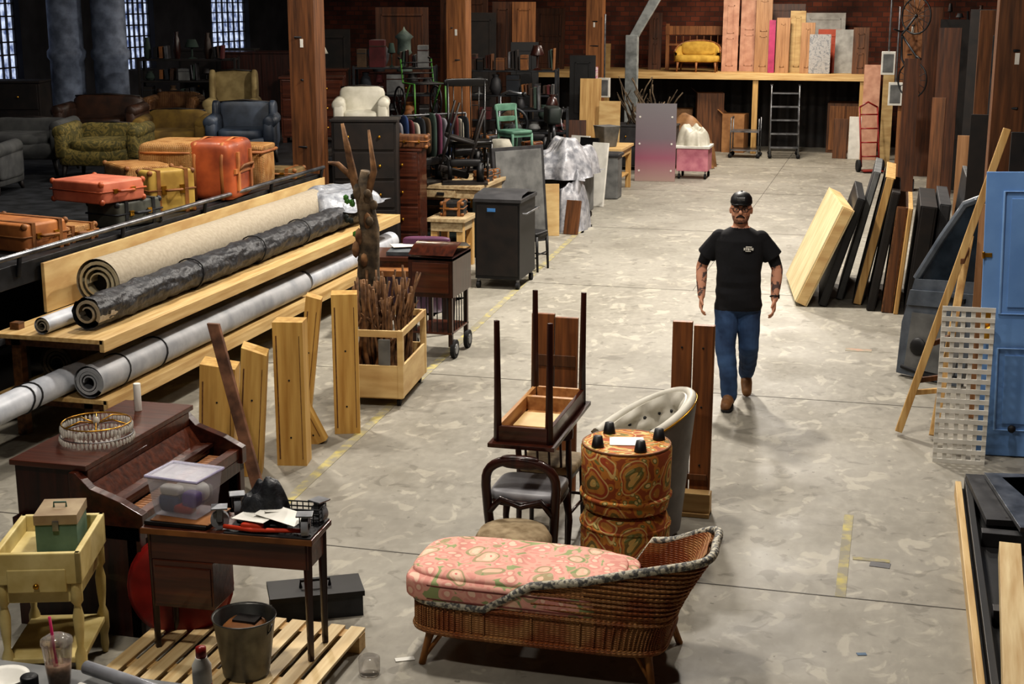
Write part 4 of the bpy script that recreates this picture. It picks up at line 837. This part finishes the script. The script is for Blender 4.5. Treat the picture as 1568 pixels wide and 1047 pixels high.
# ---------------------------------------------------------------- chaise longue
wk=wicker('chaise_wicker',(198,146,90),(108,68,38),(218,174,150),60); braid=M('braided_trim',(190,184,166),(90,90,88),scale=45,lo=.45,hi=.55,bump=.6)
floral=motif('pink_floral_fabric',1,[(0,(206,96,98)),(.1,(236,216,186)),(.2,(226,190,162)),(.3,(124,142,92)),(.38,(216,156,142))],[(0,(230,194,172)),(.3,(212,148,136)),(.5,(220,166,150)),(.75,(150,160,112))],6,16,.45,.2,.35)
b=B('wicker_chaise_longue')
N_=96; x0,x1,y0,y1=-2.27,-.96,6.46,7.1
per=[]
def se(a,p): return math.copysign(abs(a)**p,a)
cx,cy=(x0+x1)/2,(y0+y1)/2
for k in range(N_):
    a=2*math.pi*k/N_; per.append((cx+(x1-x0)/2*se(math.cos(a),.36),cy+(y1-y0)/2*se(math.sin(a),.36)))
def sm(t): t=max(0,min(1,t)); return t*t*(3-2*t)
def Ht(x,y):
    base=.345
    if y<cy: h=base+.15*sm((x+1.74)/.1)+.2*sm((x+1.6)/.7)
    else: h=base+.2*sm((x+1.24)/.06)+.15*sm((x+1.15)/.25)
    return h
def fl(x,y,z):
    t=sm((x+1.5)/.6); u=max(0,(z-.2)/.55)
    return (x+.27*t*u**1.4,y+(-.03 if y<cy else .05)*t*u*(abs(y-cy)/(.32)),z)
g=[];gi=[];rim=[]
for (x,y) in per:
    H=Ht(x,y); g.append([fl(x,y,.17+(H-.17)*t/10) for t in range(11)]); rim.append(fl(x,y,H))
    xi=cx+(x-cx)*.955; yi=cy+(y-cy)*.9; gi.append([fl(xi,yi,.3+(H-.3)*t/8) for t in range(9)])
b.surf(g,wk,cu=True); b.surf(gi,wk,cu=True)
b.tube([(p[0],p[1],p[2]+.004) for p in rim],.022,braid,n=10,closed=True)
b.tube([fl(x,y,.19) for x,y in per],.018,wk,n=8,closed=True)
b.tube([fl(cx+(x-cx)*1.006,cy+(y-cy)*1.012,.345) for x,y in per],.01,wk,n=6,closed=True)
for k in range(0,N_):
    (x,y)=per[k]; H=min(Ht(x,y),.36); nx_=cx+(x-cx)*1.004; ny_=cy+(y-cy)*1.008
    b.tube([fl(nx_,ny_,.18+(H-.19)*t/4) for t in range(5)],.006,wk,n=5)
for q in range(1,14):
    zz=.36+q*.026
    run=[]
    for k in range(N_*2):
        (x,y)=per[(k+N_//4)%N_]
        if Ht(x,y)>zz+.012 and k<N_+4: run.append(fl(cx+(x-cx)*(1.006+.002*(-1)**(k+q)),cy+(y-cy)*(1.01+.006*(-1)**(k+q)),zz))
        else:
            if len(run)>3: b.tube(run,.008,wk,n=5)
            run=[]
b.prism([(x,y,.19) for x,y in [( (cx+(p[0]-cx)*.98),(cy+(p[1]-cy)*.98)) for p in per]],(0,0,.02),wk)
b.prism([(x,y,.3) for x,y in [( (cx+(p[0]-cx)*.97),(cy+(p[1]-cy)*.95)) for p in per]],(0,0,.02),wk)
b.cush((-1.73,cy-.005,.41),(1.16,.65,.14),floral,e=.3,n=48); b.cush((-1.75,cy,.465),(1.1,.6,.09),floral,e=.5,n=48)
rp=M('rose_piping',(140,76,68),(110,56,50))
for zz in (.375,.445): b.tube([(-1.73+.575*se(math.cos(a),.32),cy+.325*se(math.sin(a),.32),zz) for a in [2*math.pi*k/48 for k in range(48)]],.007,rp,n=6,closed=True)
legm=wood('rattan_pole',(180,124,62),(120,76,36),'z')
for (x,y,dx,dy) in ((-2.17,6.52,-.03,-.04),(-2.17,7.03,-.03,.04),(-1.03,6.52,.03,-.04),(-1.0,7.03,.05,.03)):
    b.tube([(x,y,.24),(x,y,.15),(x+dx,y+dy,0)],[.024,.02,.018],legm,n=10); b.tube([(x+.1*(1 if x<-1.5 else -1),y,.2),(x+.05*(1 if x<-1.5 else -1),y,.14),(x+dx*.8,y+dy*.8,.03)],.011,legm,n=6)
    b.tube([(x,y+.1*(1 if y<cy else -1),.2),(x,y+.04*(1 if y<cy else -1),.13),(x+dx*.8,y+dy*.8,.03)],.011,legm,n=6)
b.done(0)
# ---------------------------------------------------------------- chair stack
pais=motif('paisley_upholstery',1,[(0,(150,60,34)),(.1,(216,188,116)),(.2,(96,108,60)),(.3,(202,146,70)),(.4,(170,76,46)),(.47,(222,200,136)),(.52,(150,94,44))],[(0,(222,200,140)),(.22,(122,122,66)),(.34,(190,128,56)),(.6,(154,80,40))],5.5,20)
b=B('paisley_barrel_chair',(-1.42,7.98,0)); b.lathe((0,0,0),[(.2,.0),(.25,.03),(.265,.1),(.265,.33),(.24,.39),(.12,.4),(0.001,.4)],pais,n=40); b.tube([(.262*math.cos(k*.1963),.262*math.sin(k*.1963),.32) for k in range(32)],.012,pais,n=6,closed=True); b.done(0)
b=B('upturned_barrel_chair',(-1.42,7.98,.4)); b.lathe((0,0,0),[(.001,0),(.2,.0),(.25,.02),(.26,.06),(.25,.09),(.262,.12),(.268,.38),(.255,.405)],pais,n=40)
b.lathe((0,0,.4),[(.25,.0),(.001,.004)],black,n=40)
b.tube([(.262*math.cos(k*.1963),.262*math.sin(k*.1963),.1) for k in range(32)],.014,pais,n=6,closed=True)
b.tube([(.256*math.cos(k*.1963),.256*math.sin(k*.1963),.4) for k in range(32)],.008,tan,n=6,closed=True)
for a in (.5,2.3,3.9,5.3): b.lathe((.2*math.cos(a),.2*math.sin(a),.4),[(.038,0),(.036,.02),(.026,.07),(.001,.072)],black,n=14)
b.box((.0,.0,.408),(.2,.16,.004),white,(0,0,.2)); b.done(0)
tuf=M('white_tufted',(212,208,196),(190,186,174),rough=.5); greyv=M('grey_vinyl_upholstery',(122,120,120),(98,96,96),rough=.45)
b=B('tufted_tub_chair',(-1.46,8.6,0),.38)
S=1.12
go=[];gi=[];rim=[]
n=56
for k in range(n+1):
    a=math.radians(-140+280*k/n)
    x=.3*S*math.cos(a); y=.3*S*math.sin(a)
    top=.62+.30*(max(0,math.cos(a*.6))**1.8)
    go.append([(x*(.84+.16*t/6)+.03*t/6*max(0,math.cos(a)),y*(.84+.16*t/6),.06+(top-.06)*t/6) for t in range(7)])
    row=[]
    for t in range(17):
        z=.4+(top-.4)*t/16; d=.02*(1+math.cos(a*10+ (math.pi if (t//4)%2 else 0)))*abs(math.sin(t/16*math.pi*4))
        row.append((x*.78-d*math.cos(a)+.03*t/16*max(0,math.cos(a)),y*.78-d*math.sin(a),z))
    gi.append(row); rim.append((x*.9+.03*max(0,math.cos(a)),y*.9,top))
b.surf(go,greyv); b.surf(gi,tuf)
b.surf([[go[k][6],rim[k],gi[k][16]] for k in range(n+1)],tuf); b.tube(rim,.03,tuf,n=10)
for k in range(2,n-1,4):
    for t in (4,8,12): b.ell(gi[k+(2 if t==8 else 0)][t],(.014,.014,.014),dgrey,n=6)
b.tube([go[k][6] for k in range(n+1)],.006,brass,n=6)
b.lathe((0,0,0),[(.24,.05),(.25,.3),(.23,.38),(.2,.42),(.001,.44)],tuf,n=30)
for a in (.8,2.4,3.9,5.4): b.cyl((.18*math.cos(a),.18*math.sin(a),0),(.18*math.cos(a),.18*math.sin(a),.07),.02,dark)
b.done(0)
seatg=M('silver_grey_seat',(156,156,160),(118,118,122),rough=.45)
b=B('balloon_back_chair',(-1.98,7.86,0))
hp=[]
for k in range(17):
    a=math.pi*(k/16); hp.append((-.21*math.cos(a)*(1+.08*math.sin(a)**2),-.2-.02*math.sin(a),.58+.17*math.sin(a)**.7))
b.tube([(-.2,-.16,0),(-.185,-.17,.22),(-.2,-.19,.42)]+hp+[(.2,-.19,.42),(.185,-.17,.22),(.2,-.16,0)],.028,mahogZ,n=10)
b.tube([(-.19,-.2,.42),(-.12,-.2,.5),(0,-.2,.46),(.12,-.2,.5),(.19,-.2,.42)],.02,mahogZ,n=8)
b.cush((0,-.22,.74),(.24,.05,.08),mahogZ,e=.6)
b.cush((0,.02,.5),(.42,.4,.08),seatg,e=.35); b.tube([(.2*se(math.cos(a),.5),.02+.2*se(math.sin(a),.5),.47) for a in [2*math.pi*k/24 for k in range(24)]],.02,mahogZ,n=8,closed=True)
for s_ in (-1,1): b.tube([(s_*.18,.19,.43),(s_*.2,.21,.25),(s_*.19,.2,0)],[.028,.02,.014],mahogZ,n=8)
b.done(0)
tanu=M('tan_damask',(170,152,122),(130,112,84),scale=16,rough=.8)
b=B('round_footstool',(-1.96,7.42,0)); b.lathe((0,0,0),[(.19,.28),(.215,.3),(.22,.36),(.19,.41),(.001,.43)],tanu,n=30); b.lathe((0,0,0),[(.2,.2),(.21,.22),(.21,.28),(.19,.3)],mahogZ,n=30)
for a in (.8,2.4,3.9,5.4): b.tube([(.17*math.cos(a),.17*math.sin(a),.24),(.2*math.cos(a),.2*math.sin(a),.06),(.18*math.cos(a),.18*math.sin(a),0)],[.024,.016,.02],mahogZ,n=8)
b.done(0)
chair('cane_side_chair',(-2.0,8.5,0),3.1,mahogZ,tanu,w=.38,d=.36,h=.765)
b=B('upturned_console_table',(-2.0,8.25,.785))
b.bx(-.2,.2,-.52,.52,0,.025,mahog)
lightw=wood('raw_apron',(196,150,98),(160,112,68),'y')
b.bx(-.165,.165,-.47,-.445,.025,.12,mahogX); b.bx(-.165,.165,.445,.47,.025,.12,lightw)
b.bx(-.17,-.145,-.46,.46,.025,.12,lightw); b.bx(.145,.17,-.46,.46,.025,.12,mahog); b.bx(-.14,.14,-.43,.43,.026,.032,lightw); b.bx(-.13,.13,-.2,.1,.03,.05,ply); b.bx(-.15,.15,.2,.24,.03,.12,lightw)
for sx in (-1,1):
    for sy in (-1,1): b.tube([(sx*.155,sy*.455,.02),(sx*.155,sy*.455,.3),(sx*.158,sy*.46,.75)],[.026,.022,.018],mahogZ,n=4)
b.done(.002)
bw2=wood('warm_old_board',(150,94,50),(90,54,30),'z')
b=B('standing_timber_board',(-1.21,9.2,0),rot=(-.03,0,.05)); b.bx(-.135,-.005,-.03,.03,0.0,1.27,bw2); b.bx(.005,.135,-.035,.03,0,1.25,bw2); b.bx(-.12,.12,-.05,.0,.2,.24,brownw); b.bx(.13,.142,-.03,.03,.0,1.25,tan)
for z in (.3,.7,1.1): b.cyl((-.07,-.036,z),(-.07,-.03,z),.008,dark,n=6); b.cyl((.07,-.04,z),(.07,-.03,z),.008,dark,n=6)
b.done(.006)
b=B('pine_block',(-1.14,9.06,0)); b.bx(-.13,.1,-.06,.04,0,.16,pineX); b.bx(-.13,.1,-.08,.06,-.0,.03,pineX); b.done(.005)
b=B('standing_timber_board',(-2.16,9.25,0),rot=(-.03,0,.0)); b.bx(-.16,-.003,-.02,.02,0,1.26,bw2); b.bx(.003,.16,-.02,.02,0,1.24,bw2); b.bx(-.15,.15,-.03,-.02,.9,.98,brownw); b.done(.006)
# ---------------------------------------------------------------- MAN
skin=M('skin',(208,154,126),(188,134,106),rough=.5,scale=12); inked=multi('tattooed_skin',[(0,(66,56,58)),(.42,(96,78,74)),(.49,(196,144,118)),(1,(204,152,124))],scale=18,dist=.6,bump=0)
stub=M('stubbled_skin',(150,108,88),(112,80,66),rough=.7,scale=60)
shirt=M('black_tshirt',(24,25,30),(13,13,17),rough=.9,scale=5,bump=.5); jean=M('blue_denim',(60,88,126),(26,44,74),rough=.85,scale=5,bump=.5); boot=M('brown_boot',(150,108,68),(104,70,42),rough=.6); hairm=M('dark_hair',(38,28,24),(20,14,12),rough=.7)
def build_man(loc,rz):
    root=bpy.data.objects.new('walking_man',None); bpy.context.scene.collection.objects.link(root); root.location=loc; root.rotation_euler=(0,0,rz)
    b=B('body_tmp')
    segs=[]
    def limb(pts,rs,tag,n=18,flat=1,fold=0):
        P=[];Q=[]
        for i in range(len(pts)-1):
            for t in range(6):
                u=t/6; P.append(Vector(pts[i]).lerp(Vector(pts[i+1]),u)); Q.append(rs[i]*(1-u)+rs[i+1]*u)
        P.append(Vector(pts[-1])); Q.append(rs[-1])
        if fold: Q=[q*(1+fold*math.sin(k*2.1)) for k,q in enumerate(Q)]
        b.tube(P,Q,skin,n=n,flat=flat)
        for i in range(len(pts)-1):
            b.ell(pts[i],(rs[i]*.98,)*3,skin,n=16); segs.append((Vector(pts[i]),Vector(pts[i+1]),rs[i],rs[i+1],tag))
        b.ell(pts[-1],(rs[-1]*.98,)*3,skin,n=14)
    secs=[(.80,0.01,.0,.185,.13),(.84,0.01,0,.196,.14),(.90,0.005,0,.188,.138),(.95,0,0,.192,.142),(1.0,0,0,.184,.138),(1.05,0,-.005,.187,.14),(1.12,0,-.01,.182,.136),(1.18,0,-.01,.19,.136),(1.30,0,-.005,.208,.136),(1.39,0,.0,.212,.124),(1.44,0,.005,.18,.1),(1.475,0,.008,.118,.08),(1.50,0,.008,.07,.066)]
    g=[[(cx_+rx*se(math.cos(a),.85),cy_+ry*se(math.sin(a),.85)*(1+.04*math.sin(z*40+a*2)),z) for a in [2*math.pi*k/32 for k in range(32)]] for (z,cx_,cy_,rx,ry) in secs]
    b.surf(g,skin,cv=True); b.prism(g[0],(0,0,.005),skin); b.prism(g[-1],(0,0,.003),skin)
    b.ell((0,0.0,.86),(.175,.125,.13),skin,n=24)
    limb([(-.088,.0,.84),(-.085,-.13,.49),(-.05,-.18,.30),(-.035,-.20,.10)],[.108,.086,.076,.07],'jean',fold=.03)
    limb([(.088,.02,.84),(.105,-.02,.49),(.10,.14,.31),(.085,.25,.19)],[.108,.086,.076,.068],'jean',fold=.03)
    def foot(a,toe,heel):
        a=Vector(a);toe=Vector(toe);heel=Vector(heel)
        limb([heel,a.lerp(toe,.45),toe],[.044,.05,.043],'boot',flat=.8); limb([a+Vector((0,0,.03)),heel],[.054,.044],'boot')
    foot((-.035,-.195,.09),(-.055,-.365,.042),(-.03,-.17,.045))
    foot((.085,.265,.16),(.10,.13,.045),(.082,.31,.15))
    for s_,el,wr in ((-1,(-.315,.06,1.14),(-.30,-.09,.915)),(1,(.315,.03,1.145),(.305,-.12,.92))):
        limb([(s_*.17,.005,1.405),(s_*.255,.018,1.30),el],[.07,.058,.047],'arm'); limb([el,Vector(el).lerp(Vector(wr),.35),wr],[.047,.047,.031],'fore')
        d=(Vector(el)-Vector((s_*.19,.01,1.40))); p0=Vector((s_*.165,.01,1.405)); p1=Vector((s_*.2,.01,1.40))+d*.6
        b.tube([p0,p0.lerp(p1,.5),p1],[.07,.08,.086],skin,n=20); segs.append((p0,p1,.08,.088,'sleeve'))
        w_=Vector(wr); fd=(w_-Vector(el)).normalized(); palm=w_+fd*.062
        b.cush(palm,(.036,.082,.1),skin,e=.6,n=16,rot=(-.4,0,0)); segs.append((w_,palm+fd*.05,.03,.035,'hand'))
        sd=Vector((0,1,0))-fd*fd.y; sd.normalize()
        for f,(dy,ln) in enumerate(((-.031,.07),(-.01,.08),(.012,.075),(.032,.058))):
            q0=palm+sd*dy+fd*.04; q1=q0+fd*ln*.45+Vector((-s_*.004,0,0)); q2=q1+fd*ln*.3+Vector((-s_*.016,.004,0)); q3=q2+fd*ln*.12+Vector((-s_*.02,.006,0))
            b.tube([q0,q1,q2,q3],[.0095,.009,.0085,.007],skin,n=8); segs.append((q0,q3,.009,.008,'hand'))
        t0=palm-sd*.034-fd*.015; t1=t0-sd*.022+fd*.028+Vector((-s_*.012,0,0)); t2=t1+fd*.03+Vector((-s_*.008,0,0)); b.tube([t0,t1,t2],[.013,.011,.008],skin,n=8); segs.append((t0,t2,.012,.009,'hand'))
    limb([(0,.012,1.46),(0,-.008,1.56)],[.064,.06],'neck')
    hc=Vector((0,-.02,1.655))
    hs=[(-.125,-.035,.032,.034),(-.115,-.035,.05,.048),(-.095,-.028,.064,.064),(-.06,-.015,.075,.082),(-.02,-.004,.081,.094),(.02,.002,.084,.1),(.06,.006,.082,.098),(.09,.008,.07,.084),(.11,.008,.046,.057),(.118,.008,.012,.014)]
    g=[[(hc.x+rx*math.cos(a),hc.y+cy_+ry*math.sin(a),hc.z+z) for a in [2*math.pi*k/28 for k in range(28)]] for (z,cy_,rx,ry) in hs]
    b.surf(g,skin,cv=True); b.prism(g[0],(0,0,.003),skin); b.prism(g[-1],(0,0,-.003),skin)
    segs.append((hc+Vector((0,0,-.06)),hc+Vector((0,0,.04)),.075,.085,'head'))
    b.tube([(0,-.112,1.66),(0,-.13,1.63),(0,-.124,1.617)],[.01,.016,.013],skin,n=8)
    b.ell((0,-.109,1.585),(.024,.012,.007),skin); b.ell((0,-.108,1.573),(.02,.012,.007),skin)
    for s_ in (-1,1): b.ell((s_*.086,.0,1.635),(.011,.018,.032),skin); b.ell((s_*.04,-.09,1.615),(.022,.018,.02),skin)
    bmesh.ops.recalc_face_normals(b.bm,faces=b.bm.faces[:])
    o=b.done(0)
    md=o.modifiers.new('r','REMESH'); md.mode='VOXEL'; md.voxel_size=.0062; md.use_smooth_shade=True
    sm_=o.modifiers.new('sm','SMOOTH'); sm_.factor=.5; sm_.iterations=3
    dg=bpy.context.evaluated_depsgraph_get(); me=bpy.data.meshes.new_from_object(o.evaluated_get(dg)); bpy.data.objects.remove(o)
    me.materials.clear()
    for m_ in [skin,inked,shirt,jean,boot,hairm,stub]: me.materials.append(m_)
    def dist(p,s):
        a,q,r0,r1,_=s; d=q-a; L2=d.length_squared; t=max(0,min(1,(p-a).dot(d)/L2)) if L2>0 else 0
        return (p-(a+d*t)).length-(r0*(1-t)+r1*t)
    for f in me.polygons:
        p=f.center; best=min(segs,key=lambda s:dist(p,s)); tag=best[4]; x,y,z=p
        if z<.78 and tag not in('hand','fore','boot'): tag='jean'
        if tag in('arm','sleeve','neck','jean') and z>.805 and abs(x)<.21 and z<1.49: tag='shirt'
        if tag=='fore' and abs(x)<.225: tag='shirt'
        if tag=='hand' and abs(x)<.22: tag='jean' if z<.805 else 'shirt'
        if tag=='arm': tag='sleeve' if dist(p,best)>.012 and z>1.2 else 'fore'
        k={'jean':3,'shirt':2,'sleeve':2,'boot':4,'hand':0,'fore':1,'neck':0,'head':0}[tag]
        if tag=='neck' and z<1.495: k=2
        if z>1.53 and tag in('neck','head'):
            if z<1.575 and y<-.03 and not (abs(x)<.02 and z>1.568): k=6
            if 1.575<=z<1.60 and abs(x)>.045 and y<0: k=6
        if tag=='head':
            if z>1.69 or (y>.0 and z>1.60): k=5
        f.material_index=k; f.use_smooth=True
    body=bpy.data.objects.new('body',me); bpy.context.scene.collection.objects.link(body); body.parent=root
    c=B('baseball_cap',parent=root); prof=[(.088,1.695),(.09,1.71),(.085,1.745),(.064,1.775),(.03,1.79),(.001,1.793)]
    g=[[(r_*.98*math.cos(a),-.014+r_*1.18*math.sin(a),z) for a in [2*math.pi*k/28 for k in range(28)]] for r_,z in prof]
    c.surf(g,black,cv=True)
    g=[]
    for k in range(13):
        a=math.pi*(1.08+.84*k/12); x=.084*math.cos(a); y=-.014+.102*math.sin(a); g.append([(x,y,1.708),(x*.98,y-.03*abs(math.sin(a)),1.71-.018*abs(x)/.08),(x*.92,y-.05*abs(math.sin(a)),1.704-.02*abs(x)/.08)])
    c.surf(g,black); c.ell((0,-.014,1.795),(.008,.008,.006),black); c.box((0,-.116,1.742),(.06,.004,.022),grey,(.25,0,0)); c.done(0,solid=.004)
    gme=B('glasses',parent=root)
    for s_ in (-1,1):
        gme.tube([(s_*.035+.025*se(math.cos(a),.7),-.125,1.656+.018*se(math.sin(a),.7)) for a in [2*math.pi*k/16 for k in range(16)]],.0035,black,n=6,closed=True)
        gme.tube([(s_*.06,-.122,1.66),(s_*.085,-.02,1.655)],.003,black,n=6); gme.ell((s_*.034,-.11,1.656),(.012,.006,.006),white,n=10); gme.ell((s_*.034,-.1155,1.656),(.005,.002,.005),dark,n=8)
        gme.tube([(s_*.014,-.121,1.680),(s_*.034,-.119,1.685),(s_*.054,-.104,1.680)],.004,hairm,n=6)
    gme.tube([(-.01,-.127,1.66),(.01,-.127,1.66)],.003,black,n=6); gme.done(0)
    be=B('moustache_and_goatee',parent=root); be.tube([(-.034,-.104,1.586),(-.018,-.120,1.6),(0,-.125,1.603),(.018,-.12,1.6),(.034,-.104,1.586)],[.005,.008,.008,.008,.005],hairm,n=8)
    be.cush((0,-.09,1.548),(.05,.032,.028),hairm,e=.7,n=12); be.done(0)
    lg=B('shirt_logo',parent=root)
    for k,(dx,w_) in enumerate(((0,.014),(.018,.012),(.034,.014),(.052,.01),(.066,.012))): lg.box((.045+dx,-.146+dx*.1,1.335+(.003 if k%2 else 0)),(w_,.008,.02),white)
    lg.box((.08,-.145,1.354),(.05,.008,.007),white); lg.box((.075,-.145,1.318),(.045,.008,.006),white); lg.done(0)
    wt=B('wristwatch',parent=root); wt.tube([(.305+.036*math.cos(a),-.105+.034*math.sin(a),.94-.012*math.sin(a)) for a in [k*.3927 for k in range(16)]],.007,black,n=6,closed=True); wt.box((.34,-.105,.94),(.012,.03,.032),dsteel); wt.done(.002)
    ly=B('boot_soles',parent=root)
    ly.prism([(-.045+.052*se(math.cos(a),.7)+.0,-.265+.15*se(math.sin(a),.8),0) for a in [k*.3927 for k in range(16)]],(0,0,.022),rubber); ly.done(.003)
    return root
build_man((-1.2,11.93,0),.06)
# ---------------------------------------------------------------- lights
def area(name,loc,size,power,col=(1,.93,.84),rot=(0,0,0)):
    l=bpy.data.lights.new(name,'AREA'); l.energy=power; l.size=size; l.color=col
    o=bpy.data.objects.new(name,l); o.location=loc; o.rotation_euler=rot; bpy.context.scene.collection.objects.link(o); return o
area('ceiling_light_1',(-2.7,7.6,5.6),.35,150)
area('ceiling_light_2',(-2.6,15.4,5.8),.35,540)
area('ceiling_light_3',(-2.0,20.8,5.8),.4,430)
area('ceiling_light_4',(-2.2,26.5,5.8),.5,300)
area('ceiling_light_5',(-2.8,31.0,4.6),.8,190,(1,.88,.74))
area('ceiling_light_6',(.2,9.5,5.6),.35,100)
area('ceiling_light_7',(-5.8,11.5,5.2),.35,150)
area('ceiling_light_8',(-3.2,4.2,4.8),.35,85)
area('ceiling_light_9',(-8.0,14.5,5.5),.4,65)
area('ceiling_light_10',(-8.5,25.0,5.6),.5,55,(1,.85,.65))
w=bpy.data.worlds.new('world'); bpy.context.scene.world=w; w.use_nodes=True; w.node_tree.nodes['Background'].inputs[0].default_value=(.7,.66,.6,1); w.node_tree.nodes['Background'].inputs[1].default_value=.03
# ---------------------------------------------------------------- camera
cam=bpy.data.cameras.new('cam'); co=bpy.data.objects.new('camera',cam); bpy.context.scene.collection.objects.link(co)
cam.sensor_width=36; cam.lens=2200/1568*36; co.location=(0,0,3.33)
pitch=math.atan(523.5/2200); yaw=math.radians(14.86)
co.rotation_euler=(math.pi/2-pitch,0,yaw); bpy.context.scene.camera=co
vs=bpy.context.scene.view_settings; vs.view_transform='Standard'
for lk in ('Medium High Contrast','Standard - Medium High Contrast'):
    try: vs.look=lk; break
    except Exception: pass
